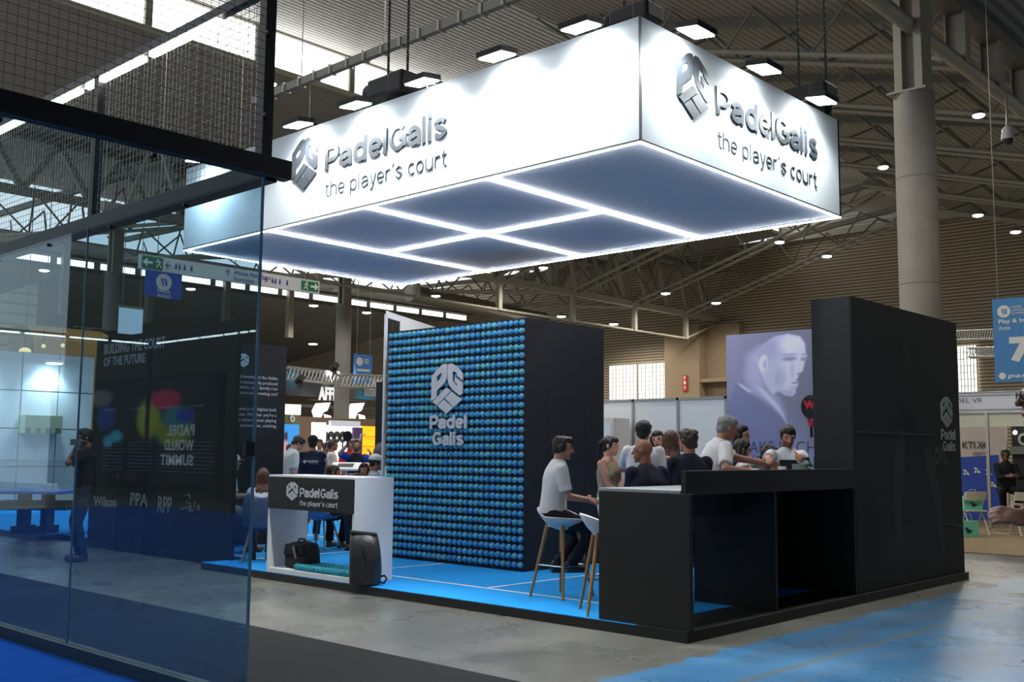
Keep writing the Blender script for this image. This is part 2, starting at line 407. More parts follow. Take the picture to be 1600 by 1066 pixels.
def person(label, u, v, D, face, z0=.087, sit=None, lean=0, slean=0, twist=0, hy=0, hp=0, hr=0, hands=None, elbows=None, feet=None, hips=None,
           female=False, tone='fair', hair='short', hcol=(40, 30, 25), top=(235, 235, 235), topkind='tee', legs=(30, 32, 40), shoe=None, girth=1.,
           beard=None, lips=None, cap=None, glasses=False, fine=.0068, far=False, curl=.5, name='person', group=None, scale=None, pos=None):
    """u, v: where the head centre shows, D its distance; face: heading, 0 = away from the viewer, 90 = towards the photo's right.
    Joints are laid out for a 1.75 m figure, then scaled so that head and feet both land where they stand."""
    X, Y, Z = V((1, 0, 0)), V((0, 1, 0)), V((0, 0, 1))
    zp = sit if sit is not None else .955
    pel = V((0, 0, zp))
    R = Matrix.Rotation(-math.radians(lean), 3, 'X') @ Matrix.Rotation(math.radians(slean), 3, 'Y')
    d = R @ Z; tw = Matrix.Rotation(-math.radians(twist), 3, 'Z')
    bx, by = R @ (tw @ X), R @ (tw @ Y)
    cx, cy = (R @ X+X)/2, (R @ Y+Y)/2
    if sit is not None and lean > 5:   # rounded back when sitting
        d2 = (Matrix.Rotation(-math.radians(lean*.6), 3, 'X') @ Z)
    else: d2 = d
    waist = pel+d2*.14; chest = waist+d*.2; neck = chest+d*.19
    sw = .15 if female else .166
    hw = .095
    sh = {'R': neck-d*.085+bx*sw, 'L': neck-d*.085-bx*sw}
    hip = {'R': pel+X*hw-Z*.02, 'L': pel-X*hw-Z*.02}
    Rh = R.lerp(Matrix.Identity(3), .6) if lean or slean else Matrix.Identity(3)
    Hm = Rh @ Matrix.Rotation(-math.radians(hy), 3, 'Z') @ Matrix.Rotation(math.radians(hp), 3, 'X') @ Matrix.Rotation(math.radians(hr), 3, 'Y')
    hc = neck+d*.036+Hm @ V((0, .025, .105))
    # scale so that the head lands at the wanted height
    tgt = ad(u, v, D) if pos is None else None
    S = scale or ((tgt.z-z0)/hc.z)
    fwd = (V((FWD.x, FWD.y, 0)).normalized()*math.cos(math.radians(face))+V((RIGHT.x, RIGHT.y, 0)).normalized()*math.sin(math.radians(face)))
    rz = math.atan2(-fwd.x, fwd.y)
    Rz = Matrix.Rotation(rz, 3, 'Z')
    hw_ = Rz @ (hc*S)
    loc = V((tgt.x-hw_.x, tgt.y-hw_.y, z0)) if pos is None else V((pos[0], pos[1], z0))
    root = thing(name, label, 'person', loc, group, rz)
    inv = MW[root.name].inverted()
    toloc = lambda p: (inv @ V(p))/S          # world point -> figure space
    hands = dict(hands or {}); elbows = elbows or {}; feet = feet or {}
    g = girth; T = {}
    # arms
    for k, sx in (('R', 1), ('L', -1)):
        if k in hands and hands[k] is not None and hasattr(hands[k], '__len__') and len(hands[k]) == 4: t = toloc(ad(*hands[k][1:]))
        elif k in hands: t = V(hands[k])
        else: t = pel+V((sx*.24, .06, -.1)) if sit is None else pel+V((sx*.16, .3, .06))
        eh = V(elbows.get(k, (sx*.5, -1, -.3)))
        el, t = ik(sh[k], t, .285, .25, eh); T[k] = (sh[k], el, t)
    # legs
    Lg = {}
    for k, sx in (('R', 1), ('L', -1)):
        if k in feet: t = V(feet[k])
        elif sit is None: t = V((sx*.1, .0, .085))
        elif sit > .7: t = V((sx*.11, .24, .36))
        else: t = V((sx*.11, .38, .085))
        kn, t = ik(hip[k], t, .44, .43, V((sx*.15, 1, .35 if sit is not None else .05))); Lg[k] = (hip[k], kn, t)
    # ---- body: one continuous surface
    b = MB()
    rings = [(pel-Z*.07, .13, .10), (pel, .158*g, .118*g), (waist, (.125 if female else .142)*g, .1*g), (chest, (.15 if female else .164)*g, (.122 if female else .118)*g), (neck-d*.11, .152 if female else .178, .1), (neck-d*.055, .13, .08), (neck-d*.005, .07, .065)]
    b.loft([ring(c, (cx if i < 2 else bx), (cy if i < 2 else by), rx, ry) for i, (c, rx, ry) in enumerate(rings)])
    for k in 'RL': limb(b, [neck-d*.02, neck-d*.045+(sh[k]-neck)*.5, sh[k]], [.052, .05, .052*g])
    for k in 'RL':
        s_, e_, h_ = T[k]; limb(b, [s_, e_, h_], [.052*g, .04, .029])
        dd = (h_-e_).normalized(); sx = 1 if k == 'R' else -1
        n = (V((-sx*.8, .1, -.45))); n = (n-dd*n.dot(dd))
        n = n.normalized() if n.length > .05 else V((0, 0, -1))
        w = dd.cross(n)*(sx)                   # towards the thumb
        M = Matrix((w, dd, n)).transposed()
        b.ell(h_+dd*.05, (.041, .055, .0165), M)
        for q, (off, ln) in enumerate(((.031, .078), (.0105, .086), (-.0105, .08), (-.031, .064))):
            p0 = h_+dd*.085+w*off; c1 = .35*curl+.08*q*curl; p1 = p0+(dd*math.cos(c1)+n*math.sin(c1))*ln*.5
            c2 = c1+.9*curl; p2 = p1+(dd*math.cos(c2)+n*math.sin(c2))*ln*.32; c3 = c2+.6*curl; p3 = p2+(dd*math.cos(c3)+n*math.sin(c3))*ln*.24
            limb(b, [p0, p1, p2, p3], [.0098, .0092, .0085, .0075], n=8)
        t0 = h_+dd*.028+w*.03; t1 = t0+(w*.75+dd*.6+n*.25)*.038; t2 = t1+(w*.25+dd*.9+n*.35)*.032
        limb(b, [t0, t1, t2], [.0125, .0105, .0085], n=8)
        a_, kn, f_ = Lg[k]; limb(b, [a_, kn, f_], [.082*g, .056, .038])
        b.ell(f_+V((0, .065, -.035)), (.042, .12, .036))
    limb(b, [neck-d*.03, hc+Hm @ V((0, -.022, -.06))], [.056 if female else .062, .052 if female else .058])
    h = lambda *p: hc+Hm @ V(p)
    b.ell(h(0, -.012, .025), (.074, .092, .088), Hm, 24, 16)
    b.ell(h(0, .022, -.04), (.059 if not female else .055, .069, .075), Hm, 20, 14)
    b.ell(h(0, .034, .012), (.064, .058, .052), Hm, 20, 14)
    b.ell(h(0, .072, -.095), (.024, .02, .019), Hm); b.ell(h(0, .086, -.062), (.024, .0115, .012), Hm)
    b.cyl(h(0, .09, .014), h(0, .11, -.022), .0085, .0135, n=10); b.ell(h(0, .108, -.024), (.016, .013, .01), Hm)
    for sx in (1, -1):
        b.ell(h(sx*.077, -.01, -.006), (.011, .02, .031), Hm, 12, 8)
        b.ell(h(sx*.03, .079, .03), (.02, .012, .007), Hm, 10, 6)
    me = vox(b, fine if not far else .0105, 2)
    hm_ = hairm(hcol) if hcol else skin(tone)
    for m in (skin(tone), EYE, hm_, LIPR if lips else LIPN, beardm(tone, hcol)): me.materials.append(m)
    Hi = Hm.inverted(); n = len(me.polygons); cen = np.empty(n*3); me.polygons.foreach_get('center', cen); cen = cen.reshape(-1, 3)
    loc_ = (cen-np.array(hc)) @ np.array(Hi).T
    x, y, z = np.abs(loc_[:, 0]), loc_[:, 1], loc_[:, 2]; idx = np.zeros(n, int)
    inh = (np.abs(loc_).max(1) < .14)
    idx[inh & (y > .05) & (((x-.031)/.0125)**2+((z-.006)/.0055)**2 < 1)] = 1
    idx[inh & (y > .05) & (x > .014) & (x < .047) & (np.abs(z-.031-.1*(.03-x)) < .0042)] = 2
    idx[inh & (y > .075) & (((x)/.025)**2+((z+.062)/.0105)**2 < 1)] = 3
    if beard: idx[inh & (y > .0) & (z < -.035+.5*np.clip(x-.03, 0, 1)) & (z > -.125) & (idx != 3) & ((x > .022) | (z < -.045)) & ~((x < .016) & (z > -.04))] = 4
    me.polygons.foreach_set('material_index', idx.astype(np.int32)); me.update()
    def put(nm, me_, mt, parent=root):
        me_.transform(Matrix.Scale(S, 4))
        if mt is not None: me_.materials.append(mt)
        o = bpy.data.objects.new(nm, me_); COL.objects.link(o); o.parent = parent; MW[o.name] = MW[root.name].copy(); return o
    body = put('body', me, None)
    vs = .0105 if not far else .014
    # ---- top
    if topkind:
        c = MB(); e = .014 if topkind != 'top' else .007
        hem = pel-Z*.06 if topkind in ('tee', 'shirt', 'jacket') else pel+Z*.02
        if sit is not None: hem = pel-Z*.02
        fl = 1.12 if topkind in ('tee', 'shirt', 'jacket') else 1.0
        rr = [(hem, (.165*g+e)*1.02, (.125*g+e)*1.03), (pel+d2*.06, (.16*g+e)*1.01, (.12*g+e)*1.04), (waist, (.13 if female else .145)*g*fl+e, .105*g*fl+e), (chest, (.153 if female else .17)*g+e, (.126 if female else .122)*g+e), (neck-d*.11, (.155 if female else .186)+e, .104+e), (neck-d*.055, .135+e, .083+e), (neck-d*.02, .085+e, .07+e), (neck+d*.012, .058+e*.6, .056+e*.6)]
        if topkind == 'top': rr = rr[:-3]+[(neck-d*.03, .07, .062)]
        c.loft([ring(p, (cx if i < 2 else bx), (cy if i < 2 else by), rx, ry) for i, (p, rx, ry) in enumerate(rr)])
        if female:
            for sx in (1, -1): c.ell(chest-d*.03+bx*.07*sx+by*.085, (.062, .055, .06))
        for k in 'RL':
            s_, e_, h_ = T[k]
            if topkind != 'top': limb(c, [neck-d*.035, neck-d*.045+(s_-neck)*.5, s_], [.052+e*.3, .05+e*.7, .055*g+e*.6])
            if topkind in ('tee',):
                q = s_+(e_-s_)*.82; c.ell(s_, .062*g+e*.6); c.cyl(s_, q, .06*g+e*.6, .056+e*.8, n=16)
            elif topkind in ('shirt', 'jacket'):
                c.ell(s_, .06*g+e*.6); c.cyl(s_, e_, .058*g+e*.6, .047+e*.7, n=16); c.ell(e_, .046+e*.7); q = e_+(h_-e_)*.92; c.cyl(e_, q, .047+e*.7, .036+e*.5, n=16)
            elif topkind == 'vest': c.ell(s_-bx*(.03 if k == 'R' else -.03), .062*g)
        put('shirt' if topkind not in ('jacket', 'vest') else topkind, crumple(vox(c, vs, 9), .007, 9., 1., .55), cloth(top))
        if topkind in ('shirt', 'jacket', 'polo') or topkind == 'tee' and False:
            pass
    # ---- trousers
    c = MB(); e = .012
    c.loft([ring(p, cx, cy, rx, ry) for p, rx, ry in ((pel-Z*.085, .14*g+e, .1*g+e), (pel-Z*.0, .16*g+e, .12*g+e), (pel+d2*.09, .148*g+e*.6, .108*g+e*.6))])
    for k in 'RL':
        a_, kn, f_ = Lg[k]; c.ell(a_, .086*g+e); c.cyl(a_, kn, .085*g+e, .06+e, n=16); c.ell(kn, .06+e); q = kn+(f_-kn)*.97; c.cyl(kn, q, .06+e, .05+e, n=16)
    put('trousers', crumple(vox(c, vs, 4), .006, 9.), cloth(legs))
    for k in 'RL':
        f_ = Lg[k][2]; c = MB(); c.ell(f_+V((0, .07, -.042)), (.048, .135, .042)); c.ell(f_+V((0, -.01, -.015)), (.044, .055, .06)); c.box(f_.x-.044, f_.x+.044, f_.y-.055, f_.y+.19, f_.z-.085, f_.z-.065)
        put('shoe', vox(c, .012, 2), shoe or SHOE)
    # ---- hair
    def carve(me_, keep):
        bm = bmesh.new(); bm.from_mesh(me_); dele = [f for f in bm.faces if not keep(Hi @ (f.calc_center_median()-hc))]
        bmesh.ops.delete(bm, geom=dele, context='FACES'); bm.to_mesh(me_); bm.free(); return me_
    if hair and hair != 'bald':
        c = MB(); c.ell(h(0, -.024, .03), (.085, .098, .095), Hm, 24, 16); c.ell(h(0, .012, .072), (.066, .075, .052), Hm)
        c.ell(h(0, -.055, -.03), (.068, .055, .06), Hm)
        for sx in (1, -1): c.ell(h(sx*.07, -.004, .03), (.016, .04, .045), Hm)
        if hair == 'messy':
            c.ell(h(0, .045, .085), (.06, .06, .035), Hm)
            for q in range(14):
                a = random.uniform(0, 6.28); c.ell(h(.06*math.cos(a), -.02+.07*math.sin(a), .085+random.uniform(-.03, .02)), (.03, .03, .024), Hm, 8, 6)
            for sx in (1, -1): c.ell(h(sx*.074, -.02, -.005), (.018, .04, .04), Hm)
        if hair in ('long', 'straight'):
            dn = Hm @ V((0, -.045, -.05)); bk = neck-d*.12-by*.085
            c.loft([ring(h(0, -.05, .05), Hm @ X, Hm @ Y, .08, .05), ring(h(0, -.058, -.05), Hm @ X, Hm @ Y, .088, .048), ring(h(0, -.06, -.12), Hm @ X, Hm @ Y, .1, .04), ring((h(0, -.06, -.12)+bk)/2-by*.01, bx, by, .105, .034), ring(bk, bx, by, .09, .026), ring(bk-d*.09, bx, by, .06, .018)])
            for sx in (1, -1): limb(c, [h(sx*.07, .0, .04), h(sx*.082, .0, -.06), h(sx*.085, .015, -.16)], [.026, .028, .02], n=8)
        if hair == 'ponytail':
            limb(c, [h(0, -.11, .05), h(0, -.145, .0), h(0, -.14, -.12), h(0, -.12, -.24)], [.028, .034, .028, .012], n=8)
        m_ = vox(c, .0085 if not far else .012, 2)
        if hair in ('short', 'messy', 'grey'): carve(m_, lambda p: not (p.y > .045 and p.z < .045))
        if cap: carve(m_, lambda p: p.z < .045)
        crumple(m_, .012 if hair == 'messy' else .006, 26 if hair == 'messy' else 34, 1., .6 if hair in ('long', 'straight') else 1.); put('hair', m_, hairm(hcol))
    if cap:
        c = MB(); c.ell(h(0, -.014, .04), (.094, .114, .096), Hm, 24, 16)
        m_ = vox(c, .0085, 1); carve(m_, lambda p: p.z > .035)
        co = put('cap', m_, cloth(cap))
        c = MB(); c.loft([ring(h(0, .085, .036), Hm @ X, Hm @ Y, .07, .085, 20), ring(h(0, .088, .043), Hm @ X, Hm @ Y, .07, .085, 20)])
        c2 = bpy.data.meshes.new('visor'); c2.from_pydata(c.v, [], c.f); put('visor', c2, cloth(cap), co)
    if glasses:
        c = MB()
        for sx in (1, -1):
            pts = [h(sx*.031+.024*math.cos(2*PI*i/14), .101-.12*abs(sx*.031+.024*math.cos(2*PI*i/14))**1.2, .006+.019*math.sin(2*PI*i/14)) for i in range(15)]
            c.tube(pts, .0026, 6); c.tube([h(sx*.054, .092, .012), h(sx*.078, .05, .012), h(sx*.083, -.01, .005)], .0026, 6)
        c.tube([h(-.008, .1, .01), h(.008, .1, .01)], .0026, 6)
        c2 = bpy.data.meshes.new('glasses'); c2.from_pydata(c.v, [], c.f); put('glasses', c2, GLS)
    info = dict(root=root, S=S, hc=hc*S, T={k: [p*S for p in T[k]] for k in T}, pel=pel*S, put=put, MWm=MW[root.name], h=h, bx=bx, by=by, d=d, neck=neck, chest=chest)
    PINFO.append((label, round(S, 3), tuple(round(q, 2) for q in loc)))
    return info
PINFO = []
# ------------------------------------------------------------------ hall shell
def floor_mat():
    m = bpy.data.materials.new('concrete_floor'); m.use_nodes = True
    nt = m.node_tree; N = nt.nodes; L = nt.links; b = N['Principled BSDF']
    tc = N.new('ShaderNodeTexCoord'); P = tc.outputs['Object']
    def noise(sc, det=5, stretch=None, dist=0.):
        n = N.new('ShaderNodeTexNoise'); n.inputs['Scale'].default_value = sc; n.inputs['Detail'].default_value = det; n.inputs['Distortion'].default_value = dist
        s = P
        if stretch:
            mp = N.new('ShaderNodeMapping'); mp.inputs['Scale'].default_value = stretch; L.new(P, mp.inputs['Vector']); s = mp.outputs['Vector']
        L.new(s, n.inputs['Vector']); return n.outputs['Fac']
    def ramp(f, p0, p1, c0=(0, 0, 0), c1=(1, 1, 1)):
        r = N.new('ShaderNodeValToRGB'); r.color_ramp.elements[0].position = p0; r.color_ramp.elements[1].position = p1
        r.color_ramp.elements[0].color = (*c0, 1); r.color_ramp.elements[1].color = (*c1, 1); L.new(f, r.inputs['Fac']); return r.outputs['Color']
    def mix(f, a, c, mode='MIX'):
        x = N.new('ShaderNodeMix'); x.data_type = 'RGBA'; x.blend_type = mode
        if isinstance(f, float): x.inputs['Factor'].default_value = f
        else: L.new(f, x.inputs['Factor'])
        for s, k in ((a, 'A'), (c, 'B')):
            if isinstance(s, tuple): x.inputs[k].default_value = (*s, 1)
            else: L.new(s, x.inputs[k])
        return x.outputs['Result']
    def mth(op, a, c):
        x = N.new('ShaderNodeMath'); x.operation = op
        for i, s in enumerate((a, c)):
            if isinstance(s, (int, float)): x.inputs[i].default_value = s
            else: L.new(s, x.inputs[i])
        return x.outputs[0]
    sx = N.new('ShaderNodeSeparateXYZ'); L.new(P, sx.inputs[0])
    con = ramp(noise(.7, 8, (1, .45, 1), 1.), .3, .75, srgb(98, 96, 90), srgb(134, 131, 122))
    con = mix(ramp(noise(6, 6, (1, .3, 1)), .55, .9), con, srgb(94, 92, 86))
    # painted area: x beyond about -4.25, worn edge
    e = mth('ADD', sx.outputs['X'], mth('MULTIPLY', mth('SUBTRACT', noise(3.5, 6), .5), .35))
    mk = ramp(mth('ADD', mth('MULTIPLY', mth('ADD', e, 4.25), 6.), .5), .3, .7)
    worn = ramp(noise(1.6, 8, (1.4, .35, 1), .6), .5, .68)
    blue = ramp(noise(1.2, 6), .3, .8, srgb(60, 118, 168), srgb(92, 146, 186))
    fade = mth('MULTIPLY', mth('SUBTRACT', sx.outputs['Y'], 6.5), .14)
    fd = N.new('ShaderNodeClamp'); L.new(fade, fd.inputs['Value'])
    wr = mth('ADD', mth('MULTIPLY', worn, .3), mth('MULTIPLY', fd.outputs[0], .45))
    blue = mix(wr, blue, con)
    # tyre streaks across the paint and the cracks of the slab joints
    def band(axis, c, w, wob=.03):
        q = mth('ADD', mth('SUBTRACT', axis, c), mth('MULTIPLY', mth('SUBTRACT', noise(1.1, 3), .5), wob))
        return mth('LESS_THAN', mth('ABSOLUTE', q, 0), w)
    dg = mth('ADD', sx.outputs['X'], mth('MULTIPLY', sx.outputs['Y'], -.02))
    blue = mix(mth('MULTIPLY', band(dg, -3.72, .03), .8), blue, srgb(118, 122, 118)); blue = mix(mth('MULTIPLY', band(dg, -3.45, .014), .6), blue, srgb(112, 122, 126))
    c = mix(mk, con, blue)
    for cy in (9.4, 15.6): c = mix(mth('MULTIPLY', band(sx.outputs['Y'], cy, .006, .02), .8), c, srgb(50, 50, 48))
    c = mix(ramp(noise(24, 4, (1, .25, 1)), .66, .72), c, srgb(74, 74, 70))
    L.new(c, b.inputs['Base Color'])
    L.new(ramp(noise(1.5, 6), .3, .8, (.22, .22, .22), (.42, .42, .42)), b.inputs['Roughness'])
    bp = N.new('ShaderNodeBump'); bp.inputs['Strength'].default_value = .12; bp.inputs['Distance'].default_value = .01; L.new(noise(30, 4), bp.inputs['Height']); L.new(bp.outputs['Normal'], b.inputs['Normal'])
    return m
m = MB(); m.box(-95, 12, -12, 62, -.2, 0); struct(m.build('floor', floor_mat()))
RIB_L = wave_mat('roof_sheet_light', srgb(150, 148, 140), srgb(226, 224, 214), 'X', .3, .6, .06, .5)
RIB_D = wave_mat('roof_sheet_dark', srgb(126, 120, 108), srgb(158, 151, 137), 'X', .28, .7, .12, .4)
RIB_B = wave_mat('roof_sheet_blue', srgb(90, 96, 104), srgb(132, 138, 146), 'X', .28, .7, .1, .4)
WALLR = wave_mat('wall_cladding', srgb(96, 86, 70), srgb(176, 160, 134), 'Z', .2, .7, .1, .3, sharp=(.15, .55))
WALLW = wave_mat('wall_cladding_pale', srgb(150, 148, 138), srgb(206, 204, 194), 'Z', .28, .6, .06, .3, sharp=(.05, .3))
STEEL = mat('steel_paint', srgb(158, 153, 138), .55, .1, .1, 3)
STEELD = mat('steel_dark', srgb(116, 112, 100), .55, .1, .12, 3)
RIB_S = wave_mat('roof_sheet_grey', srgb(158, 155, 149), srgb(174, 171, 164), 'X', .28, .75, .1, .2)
CONC = mat('concrete', srgb(142, 137, 128), .85, var=.14, scale=2.2, bump=.25, bscale=8)
CONCB = mat('concrete_brown', srgb(150, 130, 104), .85, var=.16, scale=.6, bump=.2, bscale=4)
WINM = wave_mat('window_glow', (.85, .88, .9), (1, 1, 1), 'X', .5, .4, .03, 0)
def glow(name, col, s):
    g = mat(name, col, .4, var=.03, emit=s); return g
DAY = glow('daylight_pane', (1, .99, .97), 3.6); DAYW = glow('daylight_window', (1, .97, .92), 1.9)
def sheet(x0, z0, x1, z1, y0, y1, mt, th=.08):
    m = MB(); m.loft([[V((x0, y, z0)), V((x1, y, z1)), V((x1, y, z1+th)), V((x0, y, z0+th))] for y in (y0, y1)])
    return struct(m.build('ceiling', mt))
Y0 = 2.
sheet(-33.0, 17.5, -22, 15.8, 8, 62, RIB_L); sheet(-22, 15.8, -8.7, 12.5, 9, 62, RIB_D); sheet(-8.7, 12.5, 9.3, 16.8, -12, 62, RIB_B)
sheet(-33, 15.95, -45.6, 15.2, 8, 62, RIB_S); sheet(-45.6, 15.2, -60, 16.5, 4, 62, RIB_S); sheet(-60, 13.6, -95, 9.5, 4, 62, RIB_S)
# clerestory panes between steel mullions
y = 8.; k = 0
mm = MB()
while y < 61:
    y2 = min(y+4.45, 62)
    q = MB(); q.box(-33.06, -33.0, y+.14, y2-.14, 16.02, 17.42); k += 1; o = struct(q.build('window_%d' % k, DAY)); y += 4.45
for i in range(13):
    yy = 8.+i*4.45; o = MB().box(-33.15, -32.9, yy-.13, yy+.13, 15.95, 17.5).build('trim_%d' % (i+1), STEELD); struct(o)
struct(MB().box(-33.2, -32.85, 8, 62, 15.8, 16.02).build('trim_20', STEEL)); struct(MB().box(-33.2, -32.85, 8, 62, 17.42, 17.62).build('trim_21', STEELD))
# far wall
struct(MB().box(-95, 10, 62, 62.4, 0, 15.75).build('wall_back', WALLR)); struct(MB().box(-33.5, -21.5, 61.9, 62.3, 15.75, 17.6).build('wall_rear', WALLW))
struct(MB().box(-34, -21, 61.55, 61.95, 15.35, 15.75).build('trim_22', STEEL))
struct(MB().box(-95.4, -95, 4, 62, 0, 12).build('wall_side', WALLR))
WALLD = mat('unseen_wall_grey', srgb(104, 98, 90), .8, var=.2, scale=.6)
struct(MB().box(9, 9.3, -12, 46, 0, 16.6).build('wall_unseen_aisle', WALLD)); struct(MB().box(-40, 9.3, -11.3, -11, 0, 10).build('wall_unseen_front', WALLD))  # unseen walls, added so the court glass reflects dark instead of bright sky
def window(k, x0, x1, z0, z1, nx, nz, bars):
    w = thing('window_%d' % k, 'x', 'window', ((x0+x1)/2, 61.9, z0)); del w['label']; del w['category']; struct(w)
    MB().box(x0, x1, 61.86, 61.9, z0, z1).build('pane', DAYW, w); m = MB()
    for i in range(nx+1): x = x0+(x1-x0)*i/nx; m.box(x-bars, x+bars, 61.78, 61.88, z0, z1)
    for i in range(nz+1): z = z0+(z1-z0)*i/nz; m.box(x0, x1, 61.79, 61.87, z-bars, z+bars)
    m.build('window_frame', STEEL, w)
a, b_ = ay(953, 572, 61.9), ay(1044, 640, 61.9)
window(31, a.x, (a.x+b_.x)/2-.06, b_.z-1, a.z, 8, 14, .013); window(32, (a.x+b_.x)/2+.06, b_.x, b_.z-1, a.z, 8, 14, .013)
a, b_ = ay(1496, 541, 61.9), ay(1530, 640, 61.9); window(33, a.x, b_.x, b_.z-1, a.z, 6, 12, .016)
# concrete buttress with recess on the far wall
a, b_ = ay(1045, 500, 61), ay(1136, 640, 61)
mm = MB(); mm.box(a.x, a.x+(b_.x-a.x)*.62, 60.4, 61.98, 0, 10.3); mm.box(a.x+(b_.x-a.x)*.62, b_.x+.8, 61.3, 61.98, 0, 10.3); mm.box(a.x+(b_.x-a.x)*.6, b_.x+.6, 60.5, 61.98, 6.3, 6.55)
tag(mm.build('concrete_pier', CONCB, bevel=.03), 'brown concrete pier on the far wall beside the bright shutter window', 'pier')
a, b_ = ay(440, 500, 61), ay(520, 640, 61)
tag(MB().box(a.x, b_.x-1, 60.6, 61.98, 0, 8.6).build('concrete_pier', CONCB, bevel=.03), 'brown concrete pier on the far wall behind the round column', 'pier')
p = ay(1070, 598, 60.3)
fx = thing('fire_sign', 'small red vertical sign on the brown concrete pier', 'sign', p)
MB().box(p.x-.16, p.x+.16, 60.3, 60.38, p.z-.6, p.z+.5).build('sign_panel', mat('red_sign', srgb(190, 40, 36), .5), fx)
mm = MB(); 
for i, c in enumerate('PIO'): text(mm, c, front(60.3), p.x-.08, p.x+.08, p.z+.2-i*.32, p.z+.42-i*.32, 0, .02, .02)
mm.build('lettering', mat('sign_white', (.8, .8, .8)), fx)
# ---- columns
def column(x, y, r, label, ztop=9.4, post=.5):
    t = thing('concrete_column', label, 'column', (x, y, 0), 'hall columns')
    m = MB(); m.cyl((x, y, 0), (x, y, ztop), r, n=40)
    m.build('shaft', CONC, t, smooth=True)
    m = MB()
    for zz in (ztop*.55, ztop*.8): m.cyl((x, y, zz-.012), (x, y, zz+.012), r+.006, n=40)
    m.build('formwork_seam', mat('seam', srgb(128, 123, 114), .9), t)
    m = MB(); 
    for sx in (-1, 1): m.box(x+sx*post*.36-post*.14, x+sx*post*.36+post*.14, y-post*.45, y+post*.45, ztop, 12.5)
    m.box(x-post*.3, x+post*.3, y-.03, y+.03, ztop, 12.5); m.box(x-post*.7, x+post*.7, y-post*.7, y+post*.7, ztop, ztop+.05)
    m.build('steel_post', STEEL, t)
column(-8.75, 22.5, .43, 'thick concrete column behind the black booth wall, nearest of the columns', post=.62)
column(-45.35, 35.4, .42, 'concrete column standing before the far black wave banner', post=.55)
column(-45.5, 22.3, .42, 'concrete column seen through the court glass beside the hanging exit sign', post=.55)
# ---- girders along the hall
g = thing('roof_girder', 'deep lattice girder with W shaped webs running to the brown concrete pier', 'girder', (-38, 40, 10.6))
MB().box(-38.18, -37.82, 18, 61.9, 10.5, 10.85).build('bottom_chord', STEEL, g); MB().box(-38.2, -37.8, 18, 61.9, 13.9, 14.25).build('top_chord', STEELD, g)
m = MB(); yy = 19.
while yy < 60: m.bar((-38, yy, 10.8), (-38, yy+1.15, 14), .2, .2); m.bar((-38, yy+2.3, 10.8), (-38, yy+1.15, 14), .2, .2); yy += 2.3
m.build('web', STEEL, g)
nodes = [28.2, 34.1, 40., 46.2, 52.2, 57.9]
for yy in nodes: MB().box(-38.13, -37.87, yy-.13, yy+.13, 9.0, 10.5).build('hanger_post', STEEL, g)
m = MB(); m.tube([(-38, 24, 10.4)]+[(-38, q, 9.05) for q in nodes]+[(-38, 61.8, 10.4)], .07, 8); m.build('tie_tube', STEEL, g)
g = thing('roof_girder', 'heavy girder of upright posts and one round lower tube above the thick column', 'girder', (-8.7, 24, 11))
m = MB(); m.cyl((-8.7, 15, 10.95), (-8.7, 61.9, 10.95), .17, n=20); m.build('bottom_chord', STEEL, g, smooth=True)
MB().box(-8.95, -8.45, 14, 61.9, 12.15, 12.5).build('top_chord', STEELD, g)
for i in range(16):
    yy = 15.4+i*2.45
    m = MB(); m.box(-8.95, -8.91, yy-.17, yy+.17, 10.95, 12.15); m.box(-8.49, -8.45, yy-.17, yy+.17, 10.95, 12.15); m.box(-8.91, -8.49, yy-.02, yy+.02, 10.95, 12.15); m.build('upright', STEEL, g)
g = thing('roof_girder', 'lattice girder with W webs resting on the far concrete columns', 'girder', (-45.6, 30, 12.4))
MB().box(-45.8, -45.4, 5, 61.9, 12.35, 12.7).build('bottom_chord', STEEL, g); MB().box(-45.8, -45.4, 5, 61.9, 14.85, 15.2).build('top_chord', STEELD, g)
m = MB(); yy = 6.
while yy < 60: m.bar((-45.6, yy, 12.6), (-45.6, yy+1.5, 14.9), .26, .26); m.bar((-45.6, yy+3., 12.6), (-45.6, yy+1.5, 14.9), .26, .26); yy += 3.
m.build('web', STEEL, g)
# ---- pitched roof trusses in bays
def truss(x0, z0, x1, z1, y, label, rise0, rise1, grp):
    t = thing('roof_truss', label, 'truss', (x0, y, z0), grp); m = MB()
    for s in (-.45, .45): m.tube([(x0, y+s, z0), (x1, y+s, z1)], .085, 8)
    m.build('lower_tube', STEEL, t, smooth=True); n = 5
    P = lambda f, s, top: V((x0+(x1-x0)*f, y+s, z0+(z1-z0)*f+(top*(rise0+(rise1-rise0)*f))))
    for s in (-.45, .45):
        m = MB()
        for i in range(n):
            f = (i+.5)/n
            for sg in (-1, 1): m.tube([P(f, s, 0), P(min(1, max(0, f+sg*.5/n)), s*2.6, 1)], .05, 6)
        m.build('strut', STEELD, t)
    m = MB(); m.bar(P(0, 0, 1), P(1, 0, 1), .22, .3); m.build('rafter', STEELD, t)
for i, yy in enumerate(nodes): truss(-38, 10.65, -22.2, 16.0-.9, yy, 'pitched tubular roof truss rising from the lattice girder, %s from the far wall' % ['sixth', 'fifth', 'fourth', 'third', 'second', 'first'][i], 3.2, .65, 'trusses over the lattice girder')
for i, yy in enumerate((26., 32., 38., 44., 50., 56.)): truss(-22, 15.0, -8.7, 11.15, yy, 'pitched tubular roof truss meeting the heavy girder, %s from the far wall' % ['sixth', 'fifth', 'fourth', 'third', 'second', 'first'][i], .72, 1.28, 'trusses meeting the heavy girder')
for i, yy in enumerate((22., 30., 38., 46., 54.)): truss(-38, 10.65, -60, 13.0, yy, 'tubular roof truss on the far side of the lattice girder, %s from the far wall' % ['fifth', 'fourth', 'third', 'second', 'first'][i], 3., 1.2, 'trusses beyond the lattice girder')
